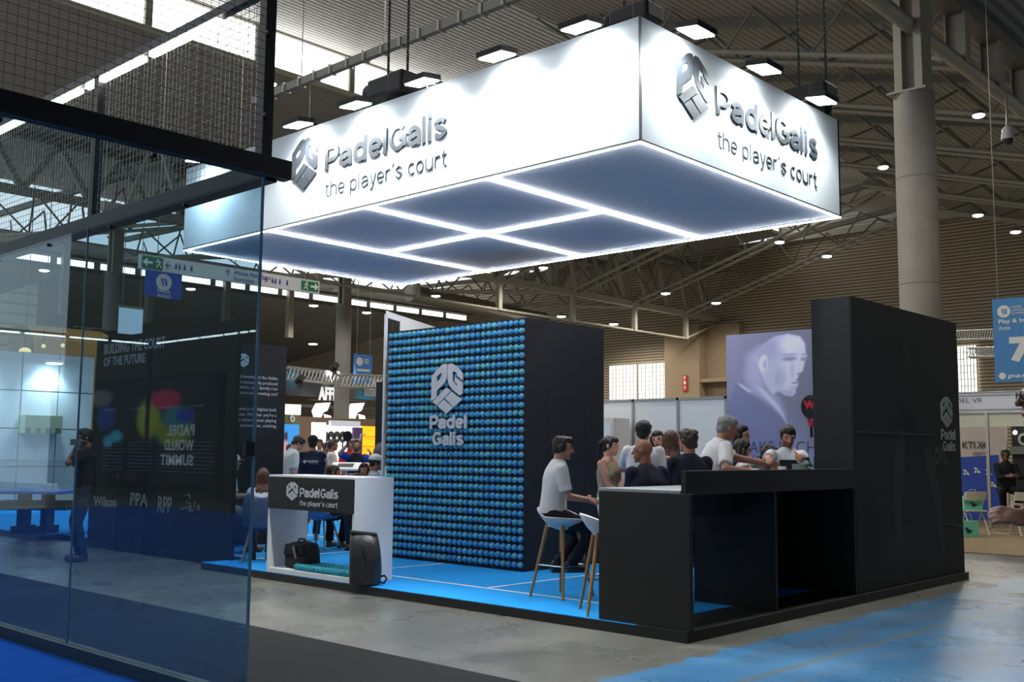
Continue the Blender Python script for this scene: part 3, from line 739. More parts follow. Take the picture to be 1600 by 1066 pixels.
# ---- far strip windows on the next bay
g = thing('strip_window', 'long row of bright window strips high up beyond the court glass', 'window', (-60, 30, 12))
yy = 18.
while yy < 58: MB().box(-60.1, -60, yy+.15, yy+2.3, 12.15, 12.5).build('pane', DAY, g); yy += 2.6
m = MB(); m.box(-60.05, -59.9, 16, 60, 11.85, 12.05); m.box(-60.05, -59.9, 16, 60, 12.6, 12.8)
m.build('frame', STEELD, g)
for q in (21, 26.3, 31.6, 37, 42, 47): MB().box(-60, -59.6, q-.2, q+.2, 9.2, 13.4).build('post', STEEL, g)
m = MB(); m.cyl(ax(640, 458, -50), ax(850, 500, -50), .55, n=20); tag(m.build('ventilation_duct', mat('duct_metal', srgb(150, 146, 136), .35, .7, .08, 3), smooth=True), 'round metal ventilation duct under the roof above the ball covered cube', 'duct')
# ---- ceiling lamps
LAMPG = glow('lamp_glow', (1, .96, .86), 14.)
lamps = [(1529, 181, 11, 'beside the dome camera'), (1380, 262, 11, 'just left of the thick column'), (1218, 379, 11, 'below the right edge of the canopy'), (1292, 401, 11, 'in front of the far wall, left of the thick column'), (1528, 337, 11, 'right of the thick column'), (1587, 363, 11, 'at the right border above the blue banner'), (1040, 459, 11, 'on a truss above the brown pier'), (1119, 474, 11, 'nearest above the face poster'), (849, 419, 11, 'right under the far edge of the canopy'), (877, 495, 10.4, 'above the dark side of the cube'), (959, 507, 10.4, 'above the shutter window'), (681, 463, 11, 'above the ball covered cube'), (573, 489, 10.4, 'right of the far concrete column'), (490, 478, 11, 'left of the far concrete column'), (489, 538, 10, 'low, left of the far concrete column'), (424, 132, 13.2, 'beside the black court post'), (69, 423, 10.5, 'far behind the glass near the beige wall'), (298, 452, 10.5, 'behind the glass beside the blue banner')]
def lamp_beam(t, p, e):
    ld = bpy.data.lights.new('lamp_beam', 'SPOT'); ld.energy = e; ld.spot_size = math.radians(165); ld.spot_blend = .5; ld.shadow_soft_size = .25; ld.color = (1, .95, .86)
    lo = bpy.data.objects.new('lamp_beam', ld); COL.objects.link(lo); lo.location = p-V((0, 0, .1)); lo.parent = t; lo.matrix_parent_inverse = MW[t.name].inverted()
for i, p in enumerate((V((-14, 14, 11.5)), V((-4, 16, 11)), V((-14, 20, 13.3)), V((-24, 14, 13.5)))):  # extra lamps out of view, added to brighten the area around the stand
    t = thing('ceiling_lamp', 'added unseen round lamp high over the %s' % ('canopy', 'aisle by the black wall block', 'white partition', 'racket shop')[i], 'lamp', p, 'round lamps under the hall roof')
    m = MB(); m.cyl(p+V((0, 0, .02)), p+V((0, 0, .16)), .24, .15, n=16); m.build('housing', STEELD, t); m = MB(); m.ell(p, (.2, .2, .06)); m.build('diffuser', LAMPG, t); lamp_beam(t, p, 1500)
for u, v, z, w in lamps:
    p = az(u, v, z); s = max(.16, (p-CAM).length*.0042)
    t = thing('ceiling_lamp', 'small lit ceiling lamp '+w, 'lamp', p, 'round lamps under the hall roof')
    m = MB(); m.cyl(p+V((0, 0, .02)), p+V((0, 0, .16)), s*1.15, s*.7, n=16); m.build('housing', STEELD, t)
    m = MB(); m.ell(p, (s, s, .06)); m.build('diffuser', LAMPG, t)
    lamp_beam(t, p, 1500)
p = az(1575, 218, 9.6); t = thing('dome_camera', 'white dome camera hanging on a thin pole from the heavy girder', 'camera', p)
m = MB(); m.cyl(p, p+V((0, 0, .28)), .17, .13, n=20); m.cyl(p+V((0, 0, .28)), p+V((0, 0, .36)), .13, .05, n=20); m.build('housing', mat('white_plastic', (.7, .7, .68), .4), t); m = MB(); m.ell(p, (.15, .15, .15)); m.build('dome', mat('dark_dome', (.03, .03, .03), .1), t, smooth=True)
m = MB(); m.cyl(p+V((0, 0, .36)), p+V((0, 0, 1.3)), .03, n=8); m.build('pole', STEEL, t)
a, b_ = az(425, 147, 9), az(790, 1, 9)
t = thing('busbar_trunking', 'long grey cable trunking with clips running under the pale roof', 'trunking', a)
m = MB(); m.bar(a+(a-b_)*.1, b_+(b_-a)*.3, .12, .16); m.build('rail', STEELD, t); m = MB()
for i in range(16): q = a+(b_-a)*(i/13); m.box(q.x-.03, q.x+.03, q.y-.09, q.y+.09, q.z-.1, q.z+.1)
m.build('clip', STEEL, t)
m = MB()
for i in (2, 7, 12): q = a+(b_-a)*(i/13); m.cyl(q, q+V((0, 0, 4.5)), .012, n=6)
m.build('hanger_wire', STEELD, t)
# ------------------------------------------------------------------ the stand
BLK = mat('black_laminate', srgb(36, 36, 35), .55, var=.05, scale=5, spec=.35)
BLKF = mat('black_fabric', srgb(40, 39, 36), .8, var=.06, scale=40, spec=.2)
DARKN = mat('dark_navy_panel', srgb(36, 38, 43), .7, var=.05, scale=3, spec=.25)
WHT = mat('white_laminate', srgb(232, 236, 240), .5, var=.02, scale=4)
LOGO = mat('logo_white', srgb(196, 200, 208), .5); LOGOC = mat('logo_cream', srgb(190, 188, 176), .6)
CARP = mat('blue_carpet', srgb(44, 154, 230), .95, var=.06, scale=90, bump=.25, bscale=300, spec=.1)
LINEM = mat('court_line_white', (.82, .84, .86), .8)
CHROME = mat('chrome', (.75, .76, .78), .18, 1.)
PH = .087
t = thing('exhibition_platform', 'low black edged platform with a bright blue carpet', 'platform', (-8.1, 10, 0))
m = MB(); m.box(-11.61, -4.588, 6.972, 13.0, 0, PH-.006); m.box(-16.8, -11.6, 7.6, 13.0, 0, PH-.006); m.build('plinth', BLK, t)
m = MB(); m.box(-11.61, -5.08, 6.98, 13.0, PH-.006, PH); m.box(-16.8, -11.61, 7.6, 13., PH-.006, PH); m.build('carpet', CARP, t)
MB().box(-5.08, -4.588, 6.972, 13.0, PH-.006, PH).build('black_border', BLK, t)
m = MB(); w = .022
for a, b_ in (((-16, 7.74), (-5.1, 7.74)), ((-7.5, 7.74), (-7.48, 12.9)), ((-9.55, 7.74), (-9.5, 9.06)), ((-11.5, 7.74), (-11.5, 12.9)), ((-16, 10.4), (-5.1, 10.4))):
    m.bar((*a, PH+.001), (*b_, PH+.001), w*2, .003)
m.build('white_lines', LINEM, t)
# ---- canopy
CX0, CX1, CY0, CY1, CZ0, CZ1 = -11.77, -4.77, 6.643, 10.207, 3.94, 4.975
t = thing('hanging_canopy', 'big white box canopy with lit edges hanging above the blue platform', 'canopy', (-8.27, 8.4, CZ0))
FAB = mat('white_stretch_fabric', srgb(214, 220, 225), .7, var=.015, scale=2, spec=.2)
SOF = mat('soffit_fabric', srgb(216, 222, 234), .8, var=.02, scale=2, spec=.2)
DKT = mat('dark_trim', srgb(60, 62, 66), .5)
MB().box(CX0, CX1, CY0, CY0+.03, CZ0, CZ1).build('front_fascia', FAB, t); MB().box(CX1-.03, CX1, CY0+.03, CY1, CZ0, CZ1).build('end_fascia', FAB, t)
MB().box(CX0, CX1, CY1-.03, CY1, CZ0, CZ1).build('rear_fascia', FAB, t); MB().box(CX0, CX0+.03, CY0+.03, CY1-.03, CZ0, CZ1).build('far_end_fascia', FAB, t)
m = MB(); m.box(CX1-.012, CX1+.006, CY0-.006, CY0+.012, CZ0, CZ1); m.box(CX0, CX1, CY0-.006, CY0+.004, CZ0-.004, CZ0+.012); m.box(CX1-.004, CX1+.006, CY0, CY1, CZ0-.004, CZ0+.012); m.build('edge_trim', DKT, t)
MB().box(CX0+.03, CX1-.03, CY0+.03, CY1-.03, CZ0+.01, CZ0+.03).build('soffit', SOF, t)
LED = glow('led_strip', (1, .98, 1.), 42.)
def led(x0, x1, y0, y1): MB().box(x0, x1, y0, y1, CZ0-.012, CZ0+.012).build('led_strip', LED, t)
w = .019
led(CX0, CX1, CY0+.004, CY0+.004+w); led(CX0, CX1, CY1-w, CY1); led(CX0, CX0+w, CY0+.04, CY1-.04); led(CX1-w-.004, CX1-.004, CY0+.04, CY1-.04)
for x in (-6.507, -8.25, -9.98): led(x-w*.4, x+w*.4, CY0+.04, CY1-.04)
led(-9.965, -6.52, 8.42-w*.4, 8.42+w*.4)
MET = mat('brushed_dark_metal', srgb(56, 60, 66), .38, .25, .08, 9)
for fr, s, L0 in ((front(CY0), 'front', dict(lg=(-9.49, -9.035, 4.285, 4.86), tx=(-8.895, -7.01, 4.425, 4.695), tg=(-8.89, -7.005, 4.10, 4.31))), (side(CX1), 'end', dict(lg=(7.155, 7.645, 4.30, 4.87), tx=(7.77, 9.68, 4.44, 4.70), tg=(7.79, 9.665, 4.10, 4.30)))):
    m = MB(); pg_logo(m, fr, *L0['lg'], .002, .014); m.build('logo', MET, t)
    m = MB(); x0, x1, y0, y1 = L0['tx']; xm = x0+(x1-x0)*.548
    wordmark(m, 'Padel', fr, x0, xm-.016, y0, y1, .002, .014, .168, .76); wordmark(m, 'Galis', fr, xm+.016, x1, y0, y1, .002, .014, .168, .76); m.build('lettering', MET, t)
    m = MB(); tg = L0['tg']; wordmark(m, 'the player´s court', fr, tg[0], tg[1], tg[2]+.045, tg[3], .001, .003, .05, .72, .09); m.build('tagline', mat('tagline_grey', srgb(46, 52, 58), .6), t)
# ---- floodlights on the canopy rim
LAMPF = glow('flood_glow', (.93, 1, 1), 40.)
fl = [(320, 252, 'f', 'seen through the court glass at the far left end'), (470, 197, 'f', 'above the front logo'), (562, 167, 'f', 'above the front lettering, left of the hoist'), (664, 131, 'f', 'right of the front hoist'), (780, 90, 'f', 'over the blank part of the front face'), (905, 42, 'f', 'on the front edge nearest the corner'), (1083, 52, 'r', 'on the end face nearest the corner'), (1190, 110, 'r', 'above the end lettering'), (1282, 158, 'r', 'below the rear hoist')]
for u, v, k, w in fl:
    p = az(u, v, 4.93); n = V((0, -1, 0)) if k == 'f' else V((1, 0, 0)); a = V((1, 0, 0)) if k == 'f' else V((0, 1, 0))
    if k == 'f': p.y = 6.43
    else: p.x = -4.56
    t = thing('floodlight', 'lit floodlight '+w, 'floodlight', p, 'floodlights along the canopy rim')
    M = Matrix((a, -n, V((0, 0, 1)))).transposed(); M = M @ Matrix.Rotation(math.radians(8), 3, 'X')
    MB().obox(p+M @ V((0, 0, .03)), (.30, .22, .05), M).build('housing', BLK, t)
    MB().obox(p, (.27, .19, .012), M).build('lens', LAMPF, t)
    q = p+V((0, 0, .06)); m = MB(); m.bar(q, q-n*.28+V((0, 0, .0)), .03, .03); m.bar(q-n*.28, q-n*.28-V((0, 0, .15)), .03, .03); m.build('arm', BLK, t)
    ld = bpy.data.lights.new('flood_beam', 'SPOT'); ld.energy = 150; ld.spot_size = math.radians(150); ld.spot_blend = .6; ld.shadow_soft_size = .1; ld.color = (.93, 1, 1)
    lo = bpy.data.objects.new('flood_beam', ld); COL.objects.link(lo); lo.location = p-V((0, 0, .03)); lo.rotation_euler = (V((0, 0, -1))-n*.18).to_track_quat('-Z', 'Y').to_euler()
    lo.parent = t; lo.matrix_parent_inverse = MW[t.name].inverted()
# ---- chain hoists
for (u, v, w, K) in ((602, 122, 'hanging left of the canopy middle', 1.), (985, 4, 'over the front corner of the canopy', .72), (1265, 135, 'over the rear end of the canopy', .85)):
    p = az(u, v, 5.42); p.y += .25; p.x -= .15
    t = thing('chain_hoist', 'black chain hoist '+w, 'hoist', p, 'chain hoists carrying the canopy')
    m = MB(); m.box(p.x-.3*K, p.x+.3*K, p.y-.14*K, p.y+.14*K, p.z-.11*K, p.z+.11*K); m.cyl((p.x-.42*K, p.y, p.z), (p.x-.28*K, p.y, p.z), .12*K, n=16); m.box(p.x+.1*K, p.x+.34*K, p.y-.19*K, p.y+.19*K, p.z-.15*K, p.z+.09*K); m.build('motor', BLK, t, bevel=.03)
    MB().box(p.x+.04, p.x+.28*K, p.y-.1*K, p.y+.1*K, p.z-.5, p.z-.1).build('chain_bag', BLKF, t)
    m = MB(); m.tube([(p.x-.1, p.y, p.z-.1), (p.x-.1, p.y, p.z-.3), (p.x-.05, p.y, p.z-.38), (p.x, p.y, p.z-.3)], .02, 8); m.build('hook', CHROME, t)
    for dx in (-.1, .22):
        m = MB(); zz = p.z+.1; i = 0
        while zz < p.z+3.2:
            M = Matrix.Rotation(0 if i % 2 else PI/2, 3, 'Z'); c = V((p.x+dx, p.y, zz)); m.obox(c, (.03, .01, .05), M); zz += .04; i += 1
        m.build('chain', BLK, t)
# ---- black wall block
t = thing('black_wall_block', 'tall black wall block with white logo and faint player picture', 'wall block', (-4.85, 11.5, PH))
WX = -4.632
MB().box(-5.06, WX, 10.08, 13.0, PH, 3.075).build('core', BLKF, t); MB().box(-5.062, WX-.01, 10.07, 10.08, PH, 3.07).build('end_panel', mat('end_panel_black', srgb(27, 28, 32), .65, spec=.2), t)
def player(s, y):
    Yc, Z = 10.08+s*2.92, PH+y*2.985
    v = .028
    def soft(x, a, b): return min(1, max(0, (x-a)/(b-a)))
    def seg(p, a, b, w):
        ax_, ay_ = a; bx_, by_ = b; t_ = max(0, min(1, ((p[0]-ax_)*(bx_-ax_)+(p[1]-ay_)*(by_-ay_))/((bx_-ax_)**2+(by_-ay_)**2))); d_ = math.hypot(p[0]-ax_-t_*(bx_-ax_), p[1]-ay_-t_*(by_-ay_)); return 1-soft(d_, w*.5, w)
    p = (Yc, Z); lg = max(seg(p, (11.2, 1.5), (11.1, .95), .17), seg(p, (11.1, .95), (11.12, .42), .1), seg(p, (12.0, 1.45), (12.22, .95), .15), seg(p, (12.22, .95), (12.35, .4), .1))
    sk = seg(p, (11.3, 1.75), (11.85, 1.65), .3); bd = seg(p, (11.35, 2.2), (11.5, 1.8), .25); hd = seg(p, (11.45, 2.55), (11.45, 2.6), .14)
    v = v*(1-.25*sk)*(1-.2*bd)+.026*lg+.008*hd+.004*seg(p, (11.05, 2.45), (11.2, 2.1), .1)
    v -= .009*max(seg(p, (11.12, .5), (11.1, .28), .09), seg(p, (12.33, .5), (12.4, .2), .1))
    if Yc > 10.64 and Z < .68+(Yc-10.64)*.03 and lg < .3: v += .005
    v += .02*seg(p, (11.25, 1.72), (11.3, 1.62), .05)+.012*seg(p, (11.6, 1.95), (11.75, 1.88), .05)
    return (v*1.08, v, v*.84)
print_grid('player_print', side(WX), 10.085, 12.995, PH+.01, 3.07, 96, 100, player, vcol_mat('wall_print', .75), t, .002)
PLN = mat('print_line', srgb(104, 104, 98), .7); MB().bar((WX+.003, 10.13, 1.694), (WX+.003, 12.15, 1.698), .003, .010).build('printed_line', PLN, t); MB().bar((WX+.003, 12.35, .69), (WX+.003, 12.99, .62), .003, .010).build('printed_line', PLN, t)
fr = side(WX+.003)
m = MB(); pg_logo(m, fr, 12.40, 12.765, 1.785, 2.155, 0, .004); wordmark(m, 'Padel', fr, 12.385, 12.83, 1.648, 1.772, 0, .004, .17, .76); wordmark(m, 'Galis', fr, 12.43, 12.815, 1.517, 1.632, 0, .004, .17, .76); m.build('logo', LOGOC, t)
m = MB(); text(m, 'on.', fr, 12.16, 12.56, 1.35, 1.56, 0, .002, .03); m.build('faint_lettering', mat('faint_grey', srgb(92, 90, 80), .8), t)
# ---- ball covered cube
t = thing('ball_cube', 'tall dark cube with its front covered in blue padel balls', 'cube', (-9.4, 9.8, PH))
QX0, QX1, QY0, QY1 = -10.65, -8.196, 9.088, 10.588
MB().box(QX0, QX1, QY0, QY1, PH, 3.045).build('box', DARKN, t)
m = MB(); z0, z1, y0, y1 = PH+.02, 2.10, 9.485, 10.215
for a in ((y0-.006, y0+.006, z0, z1), (y1-.006, y1+.006, z0, z1), (y0, y1, z1-.006, z1+.006)): m.box(QX1, QX1+.003, a[0], a[1], a[2], a[3])
m.build('door_gap', BLK, t)
BALLS = []
for i, c in enumerate(((74, 164, 214), (84, 176, 214), (100, 186, 206), (80, 156, 214))):
    BALLS.append(mat('ball_felt', srgb(*c), .9, var=.12, scale=60, bump=.4, bscale=200, spec=.15))
bm_ = MB(); bm_.ell((0, 0, 0), .036, None, 14, 9); bm_.m = 1
bm_.tube([(.037*math.cos(a)*math.sqrt(1-.3*math.sin(2*a)**2), .037*math.sin(a)*math.sqrt(1-.3*math.sin(2*a)**2), .037*.55*math.sin(2*a)) for a in [2*PI*i/24 for i in range(25)]], .0016, 4)
SEAM = mat('ball_seam', srgb(150, 190, 210), .8)
bmesh_v = []
for b_ in BALLS:
    o = bm_.build('padel_ball', [b_, SEAM], None, smooth='all'); bmesh_v.append(o.data); bpy.data.objects.remove(o)
NXB, NZB = 27, 30; rest = []; cnt = 0
for i in range(NXB-1, -1, -1):
    for j in range(NZB):
        x = QX0+.05+i*((QX1-QX0-.095)/(NXB-1)); z = PH+.075+j*((3.045-PH-.135)/(NZB-1)); k = random.randrange(4); R = Matrix.LocRotScale(V((x, QY0-.012, z)), V((random.uniform(0, 6), random.uniform(0, 6), random.uniform(0, 6))) and __import__('mathutils').Euler((random.uniform(0, 6), random.uniform(0, 6), 0)), None)
        if cnt < 100:
            o = bpy.data.objects.new('padel_ball', bmesh_v[k]); COL.objects.link(o); o.parent = t; o.matrix_parent_inverse = MW[t.name].inverted(); o.matrix_basis = R; cnt += 1
        else: rest.append((k, R))
bm = bmesh.new(); 
for k, R in rest:
    n0 = len(bm.verts); f0 = len(bm.faces); bm.from_mesh(bmesh_v[k]); bm.verts.ensure_lookup_table(); bm.faces.ensure_lookup_table()
    for vv in bm.verts[n0:]: vv.co = R @ vv.co
    for ff in bm.faces[f0:]: ff.material_index = k if ff.material_index == 0 else 4
me = bpy.data.meshes.new('padel_balls'); bm.to_mesh(me); bm.free(); [me.materials.append(x) for x in BALLS]; me.materials.append(SEAM)
o = link('ball_field', me, t); o['kind'] = 'stuff'
fr = front(QY0-.05)
m = MB(); pg_logo(m, fr, -9.735, -9.18, 1.93, 2.555, 0, .02); m.build('logo', LOGO, t)
m = MB(); wordmark(m, 'Padel', fr, -9.76, -9.10, 1.745, 1.912, 0, .02, .19, .76); wordmark(m, 'Galis', fr, -9.705, -9.155, 1.537, 1.702, 0, .02, .19, .76); m.build('lettering', LOGO, t)
# white net post behind the cube
t = thing('net_frame', 'white upright post and net showing behind the ball covered cube', 'net', (-10.85, 9.3, PH))
m = MB(); p0 = ay(603.5, 491, 9.25); m.cyl((p0.x, 9.25, PH), (p0.x, 9.25, p0.z), .025, n=10); m.build('post', WHT, t)
m = MB(); p1 = ay(690, 519, 11.5)
for i in range(22):
    for j in range(1): pass
a = V((p0.x, 9.25, p0.z)); b_ = V((p1.x, 11.5, p1.z))
for i in range(40):
    q = a+(b_-a)*(i/39); m.cyl(q-V((0, 0, .03)), q-V((0, 0, .5)), .003, n=4)
for j in range(9): m.cyl(a-V((0, 0, .06+j*.055)), b_-V((0, 0, .06+j*.055)), .003, n=4)
m.build('net', mat('net_black', (.05, .05, .05), .8), t)
m = MB(); m.bar(a, b_, .012, .09); m.build('net_tape', WHT, t)
m = MB(); m.loft([[a+V((.0, .25, -.05)), b_+V((0, .25, -.0)), b_+V((0, .25, -.6)), a+V((0, .25, -.6))], [a+V((.0, .27, -.05)), b_+V((0, .27, 0)), b_+V((0, .27, -.6)), a+V((0, .27, -.6))]]); m.build('white_panel', WHT, t)
# ---- bar counter
t = thing('bar_counter', 'long black bar counter with a grey top painted as sheen, on the platform corner', 'counter', (-5.0, 8.5, PH))
MB().box(-5.473, -4.575, 7.0, 7.045, PH, 1.14).build('end_panel', BLK, t, bevel=.003)
MB().box(-5.475, -4.66, 7.0, 10.06, 1.14, 1.166).build('worktop', mat('worktop_sheen_grey', srgb(150, 155, 158), .35, var=.03), t, bevel=.003)  # grey stands in for light reflected off the top
MB().box(-4.66, -4.61, 7.01, 10.06, 1.13, 1.322).build('front_upstand', BLK, t, bevel=.003)
MB().box(-5.5, -4.655, 8.48, 8.52, PH, 1.14).build('divider', BLK, t); MB().box(-5.45, -5.41, 8.52, 10.06, PH, 1.14).build('back_panel', BLK, t)
MB().box(-5.44, -5.0, 7.045, 8.48, .92, 1.14).build('shelf_box', BLK, t)
MB().box(-5.4, -4.63, 10.03, 10.07, PH, 1.14).build('far_panel', BLK, t)
# ---- poster wall at the back
t = thing('poster_wall', 'tall wall poster of a man in profile on violet grey', 'poster', (-6.3, 12.5, PH))
MB().box(-7.55, -5.07, 12.5, 12.6, PH, 3.085).build('panel', mat('poster_edge', srgb(120, 122, 160), .6), t)
def face(s, y):
    u, v = 1135+(s)*(1268-1135)*1.7, 0
    # picture coordinates: px across 0..1.33 (visible part is about 0..1.0), py down 0..1
    px = s*2.48/1.37; py = 1-y
    X = 235+px*565; Yq = 65+py*1440*.93
    def E(cx, cy, rx, ry, a=0, soft=.12):
        dx, dy = X-cx, Yq-cy; ca, sa = math.cos(a), math.sin(a); dx, dy = (dx*ca+dy*sa)/rx, (-dx*sa+dy*ca)/ry
        return min(1, max(0, (1-math.hypot(dx, dy))/soft+.5))
    def PL(pts, soft=9.):
        ins = False; dm = 1e9; n = len(pts)
        for i in range(n):
            x1, y1 = pts[i]; x2, y2 = pts[(i+1) % n]
            if (y1 > Yq) != (y2 > Yq) and X < (x2-x1)*(Yq-y1)/(y2-y1)+x1: ins = not ins
            t_ = max(0, min(1, ((X-x1)*(x2-x1)+(Yq-y1)*(y2-y1))/((x2-x1)**2+(y2-y1)**2))); dm = min(dm, math.hypot(X-x1-t_*(x2-x1), Yq-y1-t_*(y2-y1)))
        return min(1, max(0, .5+(dm if ins else -dm)/(2*soft)))
    mixc = lambda a, b, k: tuple(a[i]*(1-k)+b[i]*k for i in range(3))
    bg = mixc(srgb(136, 137, 168), srgb(108, 110, 130), min(1, max(0, (X-300)/500)))
    bg = mixc(bg, srgb(152, 158, 192), min(1, max(0, (Yq-500)/700)))
    c = bg
    c = mixc(c, srgb(182, 182, 214), PL([(370, 200), (440, 150), (480, 400), (560, 470), (590, 560), (480, 500), (390, 420), (350, 330)], 26)*.8)
    c = mixc(c, srgb(112, 116, 156), PL([(300, 358), (380, 420), (470, 470), (520, 510), (610, 620), (640, 760), (600, 1000), (240, 1000), (235, 500)], 14)*.7)
    c = mixc(c, srgb(198, 198, 224), PL([(415, 380), (470, 410), (560, 510), (585, 560), (612, 622), (570, 560), (500, 480)], 6))
    c = mixc(c, srgb(198, 200, 222), PL([(300, 356), (345, 380), (390, 412), (380, 424), (330, 390)], 4))
    hd = PL([(420, 215), (460, 140), (540, 95), (620, 85), (690, 105), (718, 150), (722, 205), (728, 222), (716, 250), (708, 285), (700, 310), (678, 325), (674, 345), (660, 358), (676, 372), (668, 398), (655, 415), (660, 432), (640, 450), (600, 446), (555, 420), (520, 440), (480, 380), (450, 300)], 5)
    c = mixc(c, srgb(206, 208, 228), hd)
    c = mixc(c, srgb(150, 150, 190), hd*E(470, 150, 110, 100, .5, .9)*.75); c = mixc(c, srgb(160, 160, 196), hd*E(520, 330, 60, 130, .3, 1.)*.45)
    c = mixc(c, srgb(222, 222, 238), hd*E(468, 250, 26, 52, .15, .3)*.8); c = mixc(c, srgb(150, 152, 188), hd*E(478, 255, 10, 30, .15, .5)*.7)
    for cx, cy, rx, ry, k in ((625, 232, 42, 13, .8), (712, 238, 20, 12, .85), (625, 208, 50, 7, .55), (712, 212, 20, 6, .55), (682, 322, 16, 7, .8), (658, 374, 24, 6, .85), (650, 402, 30, 9, .35), (600, 430, 70, 18, .4), (640, 300, 12, 50, .25), (570, 350, 36, 60, .25)): c = mixc(c, srgb(118, 120, 158), hd*E(cx, cy, rx, ry, 0, .8)*k)
    c = mixc(c, srgb(226, 228, 242), hd*E(640, 150, 60, 40, 0, 1.)*.6)
    return c
print_grid('portrait_print', front(12.5), -7.55, -5.07, PH, 3.085, 170, 205, face, vcol_mat('poster_print', .55, gain=1.45), t, .003)
INKB = mat('poster_ink', srgb(62, 66, 92), .6)
m = MB(); fr = front(12.497); text(m, 'MAKE EACH', fr, -7.36, -6.26, 1.478, 1.632, .003, .005, -.012); text(m, 'SHOT COUNT FOR YOU', fr, -7.36, -5.3, 1.285, 1.44, .003, .005, -.012); m.build('lettering', INKB, t)
# padel racket hanging on the poster
p = ay(1267, 642, 12.4); t = thing('padel_racket', 'black and red padel racket hung on the profile poster', 'racket', p)
RKT = mat('racket_black', srgb(24, 20, 22), .35); RED = mat('racket_red', srgb(190, 30, 40), .4)
m = MB(); out = [(p.x+.13*math.cos(a)*(1-.12*math.sin(a)*0), p.z+.05+.15*math.sin(a)) for a in [2*PI*i/28 for i in range(28)]]
hol = [ellipse(p.x-.08+.04*i, p.z+.02+.04*j, .007, .007, 8) for i in range(5) for j in range(4)]
m.prism([out]+hol, front(12.42), 0, .036); m.build('head', RKT, t)
m = MB(); m.prism([[(p.x-.06, p.z-.08), (p.x+.06, p.z-.08), (p.x+.02, p.z-.2), (p.x-.02, p.z-.2)], [(p.x-.03, p.z-.1), (p.x, p.z-.16), (p.x+.03, p.z-.1)]], front(12.42), .002, .034); m.build('throat', RED, t)
m = MB(); m.cyl((p.x, 12.402, p.z-.2), (p.x, 12.402, p.z-.34), .017, n=12); m.build('grip', RKT, t)
m = MB(); text(m, 'w', front(12.38), p.x-.09, p.x+.08, p.z+.02, p.z+.13, 0, .003, .04); m.build('lettering', RED, t)
m = MB(); m.cyl((p.x, 12.4, p.z+.17), (p.x, 12.5, p.z+.17), .008, n=8); m.build('hook', CHROME, t)
# ---- welcome desk
t = thing('welcome_desk', 'white open fronted welcome desk with a black sign panel', 'desk', (-9.47, 7.3, PH))
DX0, DX1, DY0, DY1, DZ = -10.245, -8.69, 6.985, 7.52, 1.178
MB().box(DX0, DX1, DY0, DY1, DZ-.03, DZ).build('top', WHT, t); MB().box(DX0, DX0+.03, DY0, DY1, PH, DZ-.03).build('side_panel', WHT, t); MB().box(DX1-.03, DX1, DY0, DY1, PH, DZ-.03).build('side_panel', WHT, t)
MB().box(DX0+.03, DX1-.03, DY0, DY1, PH, PH+.05).build('bottom_board', WHT, t)
MB().box(DX0, DX1-.0, DY0-.008, DY0, .80, DZ-.02).build('sign_panel', BLK, t)
fr = front(DY0-.008); m = MB(); pg_logo(m, fr, -9.885, -9.67, .90, 1.105, 0, .004); wordmark(m, 'Padel', fr, -9.635, -9.28, .945, 1.045, 0, .004, .17, .76); wordmark(m, 'Galis', fr, -9.26, -8.955, .945, 1.045, 0, .004, .17, .76); wordmark(m, 'the player´s court', fr, -9.635, -8.955, .852, .908, 0, .003, .085, .72, .09); m.build('logo', LOGO, t)
BALLT = mat('ball_teal', srgb(40, 140, 158), .9, var=.15, scale=60, bump=.4, bscale=200, spec=.15)
bt = bm_.build('padel_ball', [BALLT, SEAM], None, smooth='all'); bd_ = bt.data; bpy.data.objects.remove(bt)
for i in range(19):
    for j in range(5):
        o = bpy.data.objects.new('padel_ball', bd_); COL.objects.link(o); o.location = (DX0+.5+i*.0545-(j % 2)*.025, DY0+.06+j*.07+random.uniform(-.004, .004), PH+.05+.034)
        if i*.0545 > .97: bpy.data.objects.remove(o); continue
        o.rotation_euler = (random.uniform(0, 6), random.uniform(0, 6), 0)
        tag(o, 'teal padel ball lying in the bottom of the white welcome desk', 'ball', 'teal balls in the welcome desk')
# bags
BAGM = mat('bag_nylon', srgb(20, 20, 24), .75, var=.15, scale=25, bump=.3, bscale=60); BAGL = mat('bag_coated', srgb(42, 44, 46), .38, var=.12, scale=8, bump=.5, bscale=10)
t = thing('briefcase_bag', 'black laptop bag lying inside the white welcome desk', 'bag', (-9.9, 7.2, PH+.05))
m = MB(); rows = []
for k, (yy, sc) in enumerate(((7.1, .9), (7.13, 1.), (7.22, 1.03), (7.3, .95))):
    cx, cz = -9.86, PH+.05+.145
    rows.append([V((cx+sc*x, yy+.06*(z-.0), cz+sc*z)) for x, z in ((-.21, -.14), (.19, -.14), (.22, -.06), (.2, .05), (.15, .14), (-.02, .155), (-.17, .13), (-.22, .02))])
m.loft(rows); o = m.build('bag_body', BAGM, t, smooth=True, bevel=.015)
m = MB(); m.loft([[V((-9.86+x, y, PH+.05+.145+z)) for x, z in ((-.19, .0), (.19, .02), (.14, .13), (-.16, .125))] for y in (7.07, 7.11)]); m.build('front_pocket', BAGM, t, bevel=.01)
m = MB(); m.loft([[V((-9.84+x, y, PH+.2+z)) for x, z in ((-.02, .1), (.02, .11), (.07, -.02), (.045, -.03))] for y in (7.05, 7.062)]); m.build('luggage_tag', mat('tag_grey', srgb(130, 132, 136), .5), t)
m = MB(); m.tube([(-9.95, 7.2, PH+.33), (-9.93, 7.2, PH+.37), (-9.82, 7.2, PH+.375), (-9.8, 7.2, PH+.34)], .01, 8); m.build('handle', BAGM, t)
t = thing('backpack', 'tall black roll top backpack leaning on the white welcome desk', 'backpack', (-8.5, 6.98, PH))
